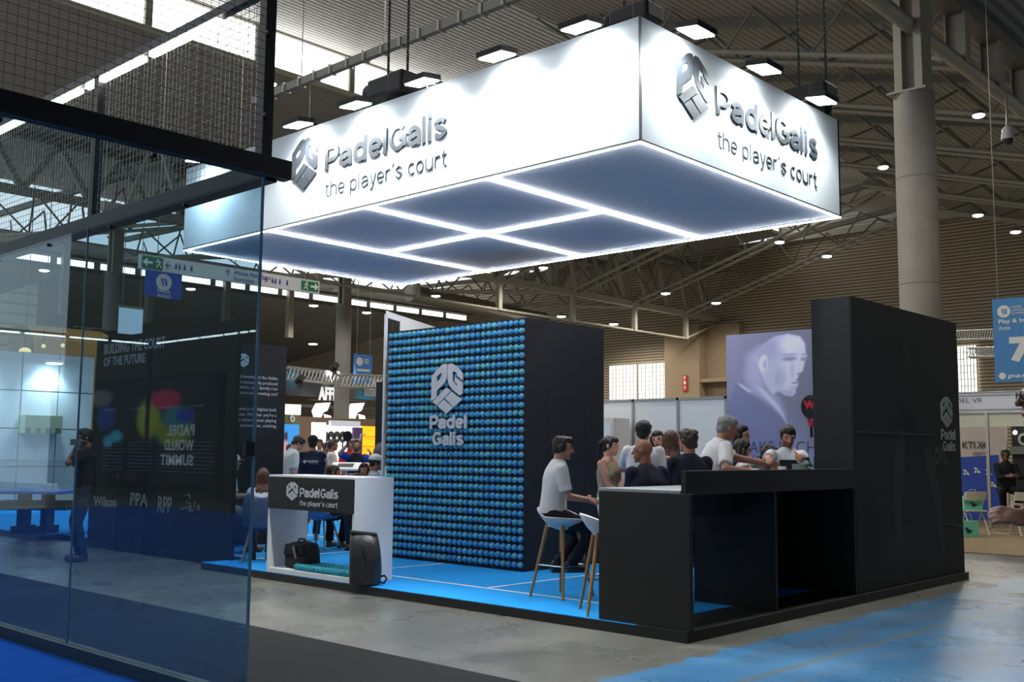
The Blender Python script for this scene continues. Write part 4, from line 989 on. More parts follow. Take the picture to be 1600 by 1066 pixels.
bfr = Matrix(((RIGHT.x, -FWD.x, 0), (RIGHT.y, -FWD.y, 0), (0, 0, 1))); BC = V((-8.50, 6.99, PH))
def bp_(x, y, z): return BC+bfr @ V((x-.0, y-.12*z, z))
m = MB(); rows = []
for z, x0, x1, y0, y1 in ((.0, -.15, .15, -.09, .07), (.02, -.16, .165, -.1, .085), (.15, -.162, .17, -.1, .1), (.3, -.165, .155, -.095, .105), (.40, -.168, .14, -.085, .095), (.47, -.17, .125, -.06, .07), (.50, -.17, .118, -.03, .045), (.53, -.17, .11, -.018, .03)):
    tilt = lambda x: z+(.03*(.12-x) if z > .38 else 0)
    P = [(x0+.02, y0), (x0, y0+.03), (x0, y1-.035), (x0+.03, y1), (0, y1+.012), (x1-.035, y1), (x1, y1-.04), (x1, y0+.03), (x1-.02, y0)]
    rows.append([bp_(x, y, tilt(x)) for x, y in P])
m.loft(rows); o = m.build('pack_body', BAGL, t, smooth=True); sb = o.modifiers.new('round', 'SUBSURF'); sb.levels = 2; sb.render_levels = 2
m = MB(); m.loft([[bp_(x, y, z) for x, z in ((-.172, .555), (.112, .53), (.112, .50), (-.172, .52))] for y in (.0, .055)]); m.build('roll_flap', BAGL, t, bevel=.01)
m = MB(); m.tube([bp_(-.02, .117, .39), bp_(.01, .122, .33), bp_(.03, .125, .22)], .006, 6); m.build('zip', BLK, t)
m = MB(); m.tube([bp_(.16, 0, .03), bp_(.2, .01, .025), bp_(.225, .01, .07), bp_(.2, .0, .1), bp_(.165, 0, .09)], .011, 8); m.build('strap', BAGM, t)
# ---- bar stools
WOOD = mat('oak', srgb(176, 132, 84), .5, var=.18, scale=6, stretch=(8, 8, .6)); SEATW = mat('seat_white', srgb(226, 230, 234), .4); SEATB = mat('seat_blue', srgb(78, 124, 176), .5); SEATD = mat('seat_slate', srgb(58, 78, 110), .5)
def shell_seat(m, r=.24, zt=.74, back=.1, depth=.05):
    nu, nv = 28, 9; vs = []; fs = []
    for side_ in (0, 1):
        for j in range(nv):
            q = j/(nv-1)
            for i in range(nu):
                a = 2*PI*i/nu; rr = r*q; y = rr*math.sin(a); x = rr*math.cos(a)*1.02
                lift = max(0, -math.sin(a))*q**3*back+q**4*.02*abs(math.cos(a))
                z = zt-depth*(1-q**2)*.6+lift-(.014+.075*(1-q**1.6) if side_ else 0); vs.append((x, y, z))
    for s_ in (0, 1):
        o = s_*nu*nv
        for j in range(nv-1):
            for i in range(nu): fs.append((o+j*nu+i, o+j*nu+(i+1) % nu, o+(j+1)*nu+(i+1) % nu, o+(j+1)*nu+i))
    for i in range(nu): a = (nv-1)*nu; fs.append((a+i, a+(i+1) % nu, nu*nv+a+(i+1) % nu, nu*nv+a+i))
    m.add(vs, fs)
def make_stool(label, seat_m, loc, rz, zt=.745):
    t = thing('bar_stool', label, 'stool', loc, 'bar stools at the counter', rz); MW[t.name] = Matrix.Identity(4)
    m = MB(); shell_seat(m, zt=zt); o = m.build('seat', seat_m, t, smooth='all')
    for sx in (1, -1):
        for sy in (1, -1):
            m = MB(); m.cyl((sx*.225, sy*.205, 0), (sx*.105, sy*.095, zt-.06), .013, .02, n=12); m.build('leg', WOOD, t, smooth=True)
    m = MB(); f = .3/(zt-.06); P = [V((sx*(.225-.12*f), sy*(.205-.11*f), .3)) for sx, sy in ((1, 1), (-1, 1), (-1, -1), (1, -1))]
    for i in range(4): m.cyl(P[i], P[(i+1) % 4], .008, n=8)
    m.build('footrest', CHROME, t, smooth=True)
    MB().obox((0, 0, zt-.075), (.24, .22, .02)).build('seat_base', seat_m, t)
    return t
rzs = math.atan2(0, 1)
st = make_stool('white bar stool carrying the man in the white tee shirt', SEATW, (-6.57, 7.83, PH), -PI/2)
dup(st, (-5.64, 7.33, PH), -.75, 'empty white bar stool half hidden by the black counter end')
s3 = dup(st, (-5.46, 8.14, PH), .5, 'slate bar stool showing between the counter end and the divider')
for c in s3.children:
    if c.name.startswith('seat'): c.data = c.data.copy(); c.data.materials[0] = SEATD
s4 = dup(st, (-5.9, 7.86, PH), .4, 'bar stool under the bald man in the navy shirt')
# ------------------------------------------------------------------ padel court at the left
FRM = mat('court_frame_black', srgb(40, 43, 46), .45, .2, .06, 6)
WIRE = mat('galvanised_wire', srgb(150, 150, 142), .5, .4, .1, 8)
GL = glass_mat('court_glass', (.80, .885, .93)); GE = mat('glass_edge', srgb(120, 160, 180), .15)
TUBE = glow('tube_light', (1, 1, .93), 9.)
KX, KY, LX, LY = -5.14, 3.39, -25.14, -6.61
t = thing('padel_court', 'glass and mesh padel court enclosure with a black steel frame', 'court', (KX, KY, 0))
# top beams (overrunning the corner), kerbs and posts
BZ0, BZ1 = 3.05, 3.165
m = MB(); m.box(KX-.03, KX+.05, -1.5, KY+.17, BZ0, BZ1); m.build('beam', FRM, t, bevel=.004)
m = MB(); m.box(LX, KX+.0, KY+.0, KY+.10, BZ0-.02, BZ1-.02); m.build('beam', FRM, t, bevel=.004)
m = MB(); m.box(LX, KX+.06, KY-.04, KY+.05, 0, .1); m.build('kerb_rail', FRM, t)
m = MB(); m.box(KX-.04, KX+.05, -3, KY, 0, .1); m.build('kerb_rail', FRM, t)
m = MB(); m.box(KX-.035, KX+.035, KY-.035, KY+.035, BZ1, 4.25)
for z in (3.4, 3.9): m.cyl((KX+.035, KY-.02, z), (KX+.06, KY-.02, z), .02, n=10)
m.build('corner_post', FRM, t)
for x in (-7.35, -9.36, -11.37, -13.4, -15.4, -19.4, -25.1):
    m = MB(); m.box(x-.03, x+.03, KY, KY+.06, BZ1-.02, 4.2); m.build('mesh_post', FRM, t)
for (x, y) in ((LX, LY), (-21, LY), (-17, LY), (-13, LY), (LX, -1.6)):
    m = MB(); m.box(x-.04, x+.04, y-.04, y+.04, 0, 4.25); m.build('far_post', FRM, t)
m = MB(); m.bar((KX, KY+.03, 4.22), (LX, KY+.03, 4.22), .06, .06); m.bar((KX, LY, 4.22), (LX, LY, 4.22), .06, .06); m.bar((LX, KY, 4.22), (LX, LY, 4.22), .06, .06); m.build('top_rail', FRM, t)
for x0, x1 in ((-7.35, KX-.012), (-9.36, -7.36), (-11.37, -9.37), (-13.4, -11.38), (-15.4, -13.41)):
    o = MB().box(x0, x1, KY-.006, KY+.006, .1, BZ0).build('glass_pane', GL, t)
    m = MB(); m.box(x1-.003, x1, KY-.0055, KY+.0055, .1, BZ0); 
o = MB().box(KX-.006, KX+.006, 1.40, KY, .1, BZ0).build('glass_pane', GL, t); o = MB().box(KX-.006, KX+.006, -.6, 1.39, .1, BZ0).build('glass_pane', GL, t)
for q in ((KX-.0065, KX+.0065, KY-.002, KY+.012), (-7.36, -7.352, KY-.0065, KY+.0065), (-9.37, -9.362, KY-.0065, KY+.0065)): MB().box(*q, .1, BZ0).build('glass_edge', GE, t)
for z in (1.46,):
    m = MB(); m.box(KX-.02, KX+.02, KY-.06, KY+.0, z-.04, z+.04); m.build('glass_clamp', FRM, t)
for y in (1.9, 2.7):
    m = MB(); m.cyl((KX-.02, y, BZ0-.03), (KX+.02, y, BZ0-.03), .013, n=10); m.build('bolt', FRM, t)
for x in (-6, -7, -8, -9):
    m = MB(); m.cyl((x, KY-.02, BZ0-.04), (x, KY+.02, BZ0-.04), .013, n=10); m.build('bolt', FRM, t)
def mesh_panel(p, dx, n, z0, z1, nm):
    m = MB(); p = V(p); dx = V(dx); w = .0014; st_ = .05
    for i in range(n+1): q = p+dx*(st_*i); m.add([q+V((0, 0, z0))+dx*w, q+V((0, 0, z0))-dx*w, q+V((0, 0, z1))-dx*w, q+V((0, 0, z1))+dx*w]+[q+V((0, 0, z0))+dx.cross(V((0, 0, 1)))*w*1.6, q+V((0, 0, z1))+dx.cross(V((0, 0, 1)))*w*1.6], [(0, 1, 2, 3), (1, 4, 5, 2), (4, 0, 3, 5)])
    k = int((z1-z0)/st_)
    for j in range(k+1): a = p+V((0, 0, z0+j*st_)); m.bar(a, a+dx*(st_*n), w*2, w*2)
    m.build(nm, WIRE, t)
mesh_panel((KX, KY-.03, 0), (0, -1, 0), 70, BZ1, 4.2, 'mesh_panel')
x = KX-.05
for k in range(5): mesh_panel((x, KY+.03, 0), (-1, 0, 0), 40, BZ1-.03, 4.2, 'mesh_panel'); x -= 2.01
def tubes(a, b, n):
    a, b = V(a), V(b)
    for i in range(n):
        f0, f1 = (i+.04)/n, (i+.92)/n; m = MB(); m.bar(a+(b-a)*f0, a+(b-a)*f1, .05, .035); m.build('tube_light', TUBE, t)
tubes((KX-.55, KY+.03, 4.17), (LX, KY+.03, 4.17), 20); tubes((LX, KY-.3, 4.17), (LX, LY, 4.17), 9); tubes((LX+.3, LY, 4.17), (-9, LY, 4.17), 15)
TURF = mat('blue_turf', srgb(18, 92, 196), .95, var=.25, scale=220, bump=.5, bscale=500, spec=.1)
tag(MB().box(LX-.4, KX+.03, LY-.2, KY-.045, 0, .02).build('turf', TURF), 'bright blue artificial turf inside the glass court', 'turf')
MB().box(-7.58, -7.52, LY, 1.9, .02, .021).build('service_line', LINEM, t)
GRC = mat('dark_carpet', srgb(56, 58, 58), .98, var=.45, scale=160, bump=.5, bscale=400, spec=.1)
tag(MB().box(-25, -4.35, KY+.06, 5.05, 0, .009).build('carpet_runner', GRC), 'dark grey speckled carpet strip along the glass court', 'carpet')
# banner standing beyond the court, met only as a reflection in the glass
def ev(s, y):
    c = srgb(24, 30, 44)
    for cx, cy, rx, ry, col in ((.36, .62, .07, .2, (170, 180, 40)), (.22, .5, .1, .16, (150, 170, 40)), (.27, .8, .09, .1, (210, 40, 90)), (.2, .62, .09, .12, (70, 140, 150)), (.16, .64, .05, .07, (50, 70, 190)), (.6, .4, .03, .06, (70, 190, 220)), (.55, .45, .04, .06, (70, 190, 220)), (.62, .65, .06, .14, (40, 70, 150)), (.66, .85, .08, .09, (120, 120, 124))):
        k = min(1, max(0, (1-math.hypot((s-cx)/rx, (y-cy)/ry))*3+.3)); c = tuple(c[i]*(1-k)+srgb(*col)[i]*k for i in range(3))
    return c
fr = frame((0, -8.6, 0), (-1, 0, 0), (0, 0, 1))
t2 = thing('event_screen', 'lit event screen beyond the court, mirrored in the glass', 'screen', (-30, -8.7, .2))
MB().box(-35.5, -25, -8.8, -8.62, .3, 3.6).build('cabinet', BLK, t2)
print_grid('picture', fr, 25.1, 35.4, .5, 3.5, 60, 40, ev, vcol_mat('screen_print', .5, .8), t2, .0)
m = MB()
for i, s_ in enumerate(('PADEL', 'WORLD', 'SUMMIT')): text(m, s_, fr, 26.2, 26.2+(1.5, 1.6, 1.8)[i], 1.85-i*.42, 2.17-i*.42, .01, .012, .03)
m.build('lettering', glow('screen_text', (.8, .8, .82), .7), t2)
# ------------------------------------------------------------------ dark info walls left of the platform
t = thing('slogan_wall', 'black wall with court of the future slogan behind the glass', 'wall panel', (-13.3, 7.4, 0))
MB().box(-15.45, -11.535, 7.35, 7.38, 0, 3.12).build('panel', BLKF, t)
BLUEG = mat('navy_band', srgb(20, 36, 74), .7)
GREYL = mat('slogan_grey', srgb(150, 150, 150), .7); fr = front(7.35)
m = MB(); text(m, 'BUILDING THE COURT', fr, -15.2, -13.4, 2.87, 3.03, 0, .004, .03); text(m, 'OF THE FUTURE', fr, -15.2, -13.94, 2.69, 2.83, 0, .004, .03); m.build('lettering', GREYL, t)
m = MB(); text(m, 'Wilson', fr, -15.3, -14.59, .61, .76, 0, .004, .03); text(m, 'PPA', fr, -14.18, -13.68, .66, .84, 0, .004, .03); text(m, 'RPP', fr, -13.40, -13.03, .60, .82, 0, .004, .02)
for pts in ([(-12.72, .84), (-12.6, .87), (-12.56, .82), (-12.66, .77), (-12.56, .76), (-12.56, .71), (-12.8, .66)], [(-12.62, .66), (-12.52, .68), (-12.54, .71), (-12.6, .67), (-12.55, .645), (-12.48, .66)], [(-12.43, .78), (-12.46, .67)], [(-12.39, .68), (-12.36, .74), (-12.31, .68), (-12.39, .68)]):
    m.tube([(x, 7.346, z) for x, z in pts], .008, 5)
m.build('logos', GREYL, t)
m = MB()
for cx in (-15.1, -14.3, -13.5, -12.7):
    for j in range(9): m.box(cx, cx+.6+.1*random.random(), 7.345, 7.35, 1.55-j*.05, 1.565-j*.05)
    m.box(cx, cx+.4, 7.345, 7.35, 2.02, 2.05)
m.build('small_print', mat('print_grey', srgb(68, 70, 70), .7), t)
t = thing('text_wall', 'dark wall panel of justified white text beside the desk', 'wall panel', (-13.2, 8.4, PH))
MB().box(-13.3, -13.2, 7.5, 9.24, PH, 3.02).build('panel', DARKN, t); fr = side(-13.2); m = MB()
pg_logo(m, fr, 8.40, 8.58, 2.66, 2.86, 0, .004)
rows = (('We are a proud member of the Atitlan', 2.49), ('group. We have successfully produced', 2.41), ('in many countries, as a family-run', 2.335), ('firm with a focus on creating and', 2.255), ('that bring the game to the highest level,', 2.02), ('for all the circuits. Whether you\'re a', 1.94), ('pro or new, to enhance your playing', 1.86), ('comfort and innovation, making', 1.78))
for s_, z in rows: text(m, s_, fr, 8.04, 9.09, z, z+.062, 0, .003, .004)
m.build('lettering', LOGO, t)
# ---- far booths seen between text wall and cube (they face the aisle)
FX = -48.; FS = 1.95
t = thing('wave_banner', 'long black wave printed banner behind the far concrete column', 'banner', (FX, 36, 4.5))
def wave(s, y):
    c = srgb(84, 92, 96); k = math.sin(s*9+y*2.2)*.5+.5; c = tuple(c[i]*(.6+.9*k**3) for i in range(3))
    for cx, cy, r in ((.1, .75, .1), (.83, .1, .12)):
        q = max(0, 1-math.hypot((s-cx)/r, (y-cy)/.5)); c = tuple(c[i]*(1-q)+srgb(40, 180, 220)[i]*q for i in range(3))
    q = max(0, 1-math.hypot((s-.42)/.06, (y-.9)/.6)); return tuple(c[i]+.5*q for i in range(3))
a, b_ = ax(440, 578, FX), ax(596, 626, FX)
MB().box(FX-.2, FX-.01, a.y, b_.y, b_.z, a.z).build('core', BLK, t); print_grid('wave_print', side(FX), a.y, b_.y, b_.z, a.z, 60, 14, wave, vcol_mat('banner_print', .6), t, .0)
p0, p1 = ax(497, 625, FX), ax(540, 607, FX); m = MB(); text(m, 'AFFIRM', side(FX), p0.y, p0.y+(p1.y-p0.y)*1.02, p0.z, p1.z, .01, .08, .04); m.build('lettering', mat('letter_white', (.9, .9, .9), .5, emit=.5), t)
p0 = ax(566, 622, FX); pp = ax(592, 596, FX); m = MB(); m.prism([rect(p0.y, pp.y, p0.z+.1, pp.z+.1)], side(FX+.1), 0, .1); m.build('grey_panel', mat('panel_grey', srgb(150, 156, 158), .6), t)
m = MB(); m.prism([ellipse(p0.y+.25*FS, p0.z+.42*FS, .16*FS, .18*FS), ellipse(p0.y+.25*FS, p0.z+.42*FS, .09*FS, .11*FS)], side(FX+.2), 0, .03); text(m, 'am', side(FX+.2), p0.y+.5*FS, p0.y+.8*FS, p0.z+.3*FS, p0.z+.5*FS, 0, .03, .03); m.build('panel_logo', LOGO, t)
a, b_ = ax(440, 630, FX-.3), ax(596, 642, FX-.3); MB().box(FX-.5, FX-.3, a.y, b_.y, b_.z, a.z).build('lower_band', mat('band_grey', srgb(74, 76, 78), .6), t)
m = MB(); text(m, 'ACE STR', side(FX-.3), a.y-.4, a.y+.55*FS, b_.z+.1, a.z-.06, 0, .02, .03); m.build('band_lettering', LOGO, t)
def lattice(name, label, a, b, hgt, cat='truss', n=14, r=.025):
    a, b = V(a), V(b); t = thing(name, label, cat, a); m = MB(); dn = V((0, 0, -hgt)); sd = (b-a).cross(V((0, 0, 1))).normalized()*hgt
    for o in (V(), dn, sd, sd+dn): m.cyl(a+o, b+o, r, n=8)
    m.build('chord', ALU, t); m = MB()
    for i in range(n):
        f, g_ = a+(b-a)*(i/n), a+(b-a)*((i+1)/n); m.cyl(f, g_+dn, r*.55, n=5); m.cyl(f+dn+sd, g_+sd, r*.55, n=5); m.cyl(f+dn, f+dn+sd, r*.5, n=5)
    m.build('brace', ALU, t); return t
ALU = mat('aluminium', srgb(176, 176, 172), .35, .8)
lattice('lighting_truss', 'silver lighting truss crossing before the far concrete column', ax(522, 586, -22.5), ax(603, 589, -22.5), .32)
lattice('lighting_truss', 'silver lighting truss between the text wall and the far concrete column', ax(440, 574, -24.6), ax(520, 583, -24.6), .32)
lattice('lighting_truss', 'silver lighting truss right of the black wall block, upper one', ay(1490, 519, 30), ay(1562, 516, 30), .25, n=18)
lattice('lighting_truss', 'silver lighting truss right of the black wall block, lower one above the bright window', ay(1515, 545, 34), ay(1560, 544, 34), .28, n=12)
for u, v, w in ((523, 573, 'in front of the round column'), (469, 592, 'near the text wall')):
    p = ax(u, v, -23); t = thing('stage_spotlight', 'black stage spotlight clamped on the truss '+w, 'spotlight', p, 'stage lights on the trusses')
    m = MB(); m.cyl(p+V((.15, -.06, .03)), p+V((-.15, .06, -.06)), .085, .11, n=16); m.build('can', BLK, t); m = MB(); m.cyl(p+V((-.151, .061, -.061)), p+V((-.16, .065, -.064)), .09, n=16); m.build('lens', LAMPG, t); m = MB(); m.bar(p, p-V((0, 0, .24)), .04, .16); m.build('yoke', BLK, t)
    if u < 500: continue
    ld = bpy.data.lights.new('stage_beam', 'SPOT'); ld.energy = 14000; ld.spot_size = .26; ld.spot_blend = .8; ld.shadow_soft_size = .1; lo = bpy.data.objects.new('stage_beam', ld); COL.objects.link(lo); lo.location = p+V((-.2, .08, -.08)); lo.rotation_euler = (V((-45.35, 35.4, 5.2))-p).to_track_quat('-Z', 'Y').to_euler(); lo.parent = t; lo.matrix_parent_inverse = MW[t.name].inverted()
# racket shop
SX = -25.
WALLS = glow('shop_wall_glow', (.95, .93, .9), .9); WBOX = glow('light_box', (1, 1, 1), 2.2)  # shop wall is no lamp: its lit look is put in as glow
t = thing('racket_shop', 'brightly lit white shop booth with rackets under the wave banner', 'booth', (SX, 19, 0))
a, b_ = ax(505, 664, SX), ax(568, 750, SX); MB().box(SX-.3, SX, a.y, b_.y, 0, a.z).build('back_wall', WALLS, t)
a, b_ = ax(490, 660, SX+.2), ax(508, 720, SX+.2); MB().box(SX+.1, SX+.2, a.y, b_.y, .2, a.z).build('light_box', WBOX, t)
a, b_ = ax(517, 657, SX+.15), ax(563, 667, SX+.15); MB().box(SX+.05, SX+.15, a.y, b_.y, b_.z, a.z).build('header', mat('shop_header', srgb(222, 226, 244), .5, emit=.3), t)
a, b_ = ax(553, 668, SX+.1), ax(565, 740, SX+.1); MB().box(SX+.02, SX+.1, a.y, b_.y, .2, a.z).build('purple_panel', mat('purple', srgb(104, 76, 130), .6), t); m = MB(); m.tube([(SX+.13, a.y+.1, a.z-.35), (SX+.13, a.y+.2, a.z-.4), (SX+.13, a.y+.25, a.z-.2), (SX+.13, a.y+.4, a.z-.2)], .03, 6); m.build('swoosh_mark', LOGO, t)
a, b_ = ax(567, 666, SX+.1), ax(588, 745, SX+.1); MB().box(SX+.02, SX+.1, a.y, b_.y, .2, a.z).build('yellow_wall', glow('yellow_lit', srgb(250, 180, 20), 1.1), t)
m = MB()
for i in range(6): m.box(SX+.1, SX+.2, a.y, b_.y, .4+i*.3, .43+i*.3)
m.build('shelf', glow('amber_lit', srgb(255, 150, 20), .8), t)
LEAF = glow('leaf_sign', (1, 1, .92), 1.6)
for u, w in ((502, 'left of the column'), (556, 'right of the column')):
    p = ax(u, 646, FX+.5); t = thing('leaf_sign', 'lit white two leaf sign '+w, 'sign', p, 'leaf signs over the racket shop'); k = .21*1.98
    m = MB(); m.prism([[(p.y-1.6*k, p.z+.3*k), (p.y-1.0*k, p.z+1.3*k), (p.y+1.4*k, p.z+1.5*k), (p.y+.9*k, p.z+.4*k), (p.y+.2*k, p.z+.1*k), (p.y-.2*k, p.z-.9*k), (p.y-1.2*k, p.z-.8*k)]], side(FX+.5), 0, .06); m.prism([[(p.y+.4*k, p.z-.1*k), (p.y+1.5*k, p.z-.3*k), (p.y+1.7*k, p.z-1.*k), (p.y+.7*k, p.z-1.2*k)]], side(FX+.5), 0, .06); m.build('leaf', LEAF, t)
    m = MB(); m.box(FX+.4, FX+.46, p.y-2.*k, p.y+2*k, p.z-1.5*k, p.z-1.4*k); m.box(FX+.4, FX+.46, p.y-2.*k, p.y+2*k, p.z+1.7*k, p.z+1.8*k); m.build('frame', STEELD, t)
for i in range(4):
    p = ax(508+i*9.2, 683, SX+.12); t = thing('padel_racket', 'grey racket on the white shop wall, %s of four from the light box' % ['first', 'second', 'third', 'fourth'][i], 'racket', p, 'rackets on the shop wall')
    m = MB(); m.prism([ellipse(p.y, p.z, .13, .17, 20), ellipse(p.y, p.z-.03, .05, .04, 10)], side(SX+.1), 0, .035); m.build('head', mat('racket_grey', srgb(80, 82, 86), .4), t); m = MB(); m.cyl((SX+.12, p.y, p.z-.16), (SX+.12, p.y, p.z-.36), .02, n=8); m.build('grip', BLK, t)
a, b_ = ax(446, 663, -23.), ax(467, 712, -23.)
t = thing('player_screen', 'blue screen with a player figure beside the text wall', 'screen', (-23, a.y, 0)); MB().box(-23.2, -23.02, a.y-.3, b_.y, 0, a.z).build('cabinet', BLK, t)
def scr(s, y):
    c = srgb(60, 150, 225)
    for cx, cy, rx, ry, col in ((.45, .8, .1, .1, (70, 50, 60)), (.45, .6, .16, .16, (190, 150, 160)), (.4, .3, .12, .2, (80, 50, 90))):
        k = min(1, max(0, (1-math.hypot((s-cx)/rx, (y-cy)/ry))*4)); c = tuple(c[i]*(1-k)+srgb(*col)[i]*k for i in range(3))
    if abs(y-.55-.0*s) < .01 and s > .6: c = (.7, .8, .9)
    return c
print_grid('picture', side(-23.02), a.y-.3, b_.y, .5, a.z, 24, 36, scr, vcol_mat('screen_blue', .5, .7), t, .002)
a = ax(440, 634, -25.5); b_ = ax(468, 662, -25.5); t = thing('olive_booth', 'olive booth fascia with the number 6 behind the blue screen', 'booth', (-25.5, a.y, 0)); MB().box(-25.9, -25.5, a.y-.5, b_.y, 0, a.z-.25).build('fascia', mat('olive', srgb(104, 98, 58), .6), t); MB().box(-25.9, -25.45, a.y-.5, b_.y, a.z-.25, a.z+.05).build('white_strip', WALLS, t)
m = MB(); p = ax(456, 660, -25.48); text(m, '6', side(-25.48), p.y-.08, p.y+.1, p.z, p.z+.3, 0, .02, .03); m.build('lettering', LOGO, t)
a, b_ = ax(470, 656, -27), ax(592, 700, -27); t = thing('brown_booth_wall', 'brown panelled wall behind the light box', 'wall panel', (-27, a.y, 0)); m = MB(); m.box(-27.2, -27, a.y-1, b_.y, 0, a.z+.1); m.build('panel', mat('brown_panel', srgb(126, 104, 86), .7), t)
# hanging direction sign and event banner high behind the glass
t = thing('direction_sign', 'long white hanging direction sign with green exit pictograms', 'sign', (-25, 15.5, 6.0))
a, b_ = ax(220, 398, -25), ax(499, 459, -25); z0, z1 = 6.08, 6.46; y0, y1 = a.y, b_.y
MB().box(-25.12, -25, y0, y1, z0, z1).build('sign_panel', mat('sign_panel', srgb(214, 216, 214), .5), t); fr = side(-25)
GRN = mat('exit_green', srgb(28, 120, 72), .5)
MB().prism([rect(y0+.04, y0+.62, z0+.03, z1-.03)], fr, .002, .012).build('exit_field', GRN, t); MB().prism([rect(y1-.66, y1-.06, z0+.05, z1-.05)], fr, .002, .012).build('exit_field', GRN, t)
m = MB()
for c, s_ in ((y0+.2, -1), (y1-.2, 1)):
    zc = (z0+z1)/2; m.prism([[(c-s_*.13, zc-.03), (c+s_*.02, zc-.03), (c+s_*.02, zc-.11), (c+s_*.15, zc), (c+s_*.02, zc+.11), (c+s_*.02, zc+.03), (c-s_*.13, zc+.03)][::s_]], fr, .012, .02)
    d_ = c-s_*.29; m.prism([ellipse(d_+s_*.02, zc+.09, .028, .03, 10)], fr, .012, .02)
    for p, q in (((d_, zc+.06), (d_-s_*.02, zc-.02)), ((d_-s_*.02, zc-.02), (d_+s_*.05, zc-.06)), ((d_+s_*.05, zc-.06), (d_+s_*.03, zc-.12)), ((d_-s_*.02, zc-.02), (d_-s_*.08, zc-.1)), ((d_, zc+.05), (d_+s_*.08, zc+.02)), ((d_, zc+.05), (d_-s_*.07, zc+.03))): m.bar((-24.98, *p), (-24.98, *q), .012, .025)
m.build('pictogram', mat('picto_white', (.85, .87, .85), .5), t)
VIO = mat('sign_violet', srgb(70, 60, 150), .5); m = MB(); zc = (z0+z1)/2
for c, s_ in ((y0+.78, -1), (y1-1.9, 1), (y0+2.55, 0)):
    if s_: m.tube([(-24.99, c-s_*.08, zc), (-24.99, c+s_*.08, zc)], .012, 5); m.tube([(-24.99, c+s_*.0, zc+.08), (-24.99, c+s_*.08, zc), (-24.99, c, zc-.08)], .012, 5)
    else: m.tube([(-24.99, c, zc-.05), (-24.99, c, zc+.12)], .012, 5); m.tube([(-24.99, c-.07, zc+.05), (-24.99, c, zc+.12), (-24.99, c+.07, zc+.05)], .012, 5)
for c in (y0+1.0, y0+1.1, y0+1.25, y0+1.45, y1-1.65, y1-1.55, y1-1.4, y1-1.15): m.prism([ellipse(c, zc+.06, .022, .025, 8)], fr, .002, .008); m.prism([rect(c-.03, c+.03, zc-.07, zc+.03)], fr, .002, .008)
text(m, 'Altres Pavellons', fr, y0+2.75, y0+3.95, zc+.02, zc+.13, .002, .006, .012); text(m, 'Sortides', fr, y0+2.75, y0+3.4, zc-.15, zc-.05, .002, .006, .012); m.build('lettering', VIO, t)
m = MB(); 
for yy in (y0+.5, (y0+y1)/2, y1-.5): m.cyl((-25.06, yy, z1), (-25.06, yy, z1+6.5), .012, n=6)
m.build('hanger_wire', STEELD, t)
def w_mark(m, fr, cx, cz, r, gap=True):
    m.prism([ellipse(cx, cz, r, r, 28)], fr, .002, .006)
def w_glyph(m, fr, cx, cz, r):
    for k in (-.48, -.05): m.prism([[(cx+k*r, cz+.5*r), (cx+(k+.3)*r, cz+.5*r), (cx+(k+.5)*r, cz-.5*r), (cx+(k+.32)*r, cz-.5*r)]], fr, .006, .01)
    m.prism([[(cx+.3*r, cz-.5*r), (cx+.52*r, cz+.5*r), (cx+.62*r, cz+.5*r), (cx+.42*r, cz-.5*r)]], fr, .006, .01)
BANB = mat('banner_blue', srgb(40, 74, 168), .6); BANL = mat('banner_sky', srgb(62, 122, 176), .6); BANC = mat('banner_cream', srgb(205, 205, 200), .6)
a, b_ = ax(228, 421, -24.8), ax(283, 469, -24.8)
t = thing('event_banner', 'small deep blue banner with white W disc under the direction sign', 'banner', (-24.8, a.y, b_.z), 'event banners'); fr = side(-24.8)
MB().box(-24.83, -24.8, a.y, b_.y, b_.z, a.z).build('cloth', BANB, t); cy = (a.y+b_.y)/2; m = MB(); w_mark(m, fr, cy, a.z-.27, .22); text(m, 'PADEL', fr, cy-.17, cy+.2, b_.z+.13, b_.z+.22, .002, .005, .015); text(m, 'WORLD', fr, cy-.17, cy+.22, b_.z+.0, b_.z+.09, .002, .005, .015); m.build('lettering', BANC, t); m = MB(); w_glyph(m, fr, cy, a.z-.27, .2); m.build('letter_w', BANB, t)
m = MB(); m.cyl((-24.81, a.y+.1, a.z), (-24.81, a.y+.1, z0+.02), .01, n=6); m.cyl((-24.81, b_.y-.1, a.z), (-24.81, b_.y-.1, z0+.02), .01, n=6); m.build('hanger', STEELD, t)
a, b_ = ax(554, 553, -27), ax(581, 587, -27)
t = thing('event_banner', 'sky blue hanging banner in front of the far wall, left of the cube', 'banner', (-27, a.y, b_.z), 'event banners'); fr = side(-27)
MB().box(-27.03, -27, a.y, b_.y, b_.z-.3, a.z).build('cloth', mat('banner_azure', srgb(62, 122, 190), .6), t); m = MB(); w_mark(m, fr, a.y+.22, a.z-.24, .14)
for i in range(3): m.box(-27., -26.99, a.y+.42, a.y+.6, a.z-.17-i*.06, a.z-.14-i*.06)
m.box(-27, -26.99, a.y+.12, b_.y-.1, a.z-.56, a.z-.48); m.box(-27, -26.99, a.y+.12, a.y+.3, a.z-.72, a.z-.66); m.build('lettering', BANC, t)
m = MB(); m.cyl((-27.01, a.y+.1, a.z), (-27.01, a.y+.1, a.z+6), .01, n=6); m.cyl((-27.01, b_.y-.1, a.z), (-27.01, b_.y-.1, a.z+6), .01, n=6); m.build('hanger', STEELD, t)
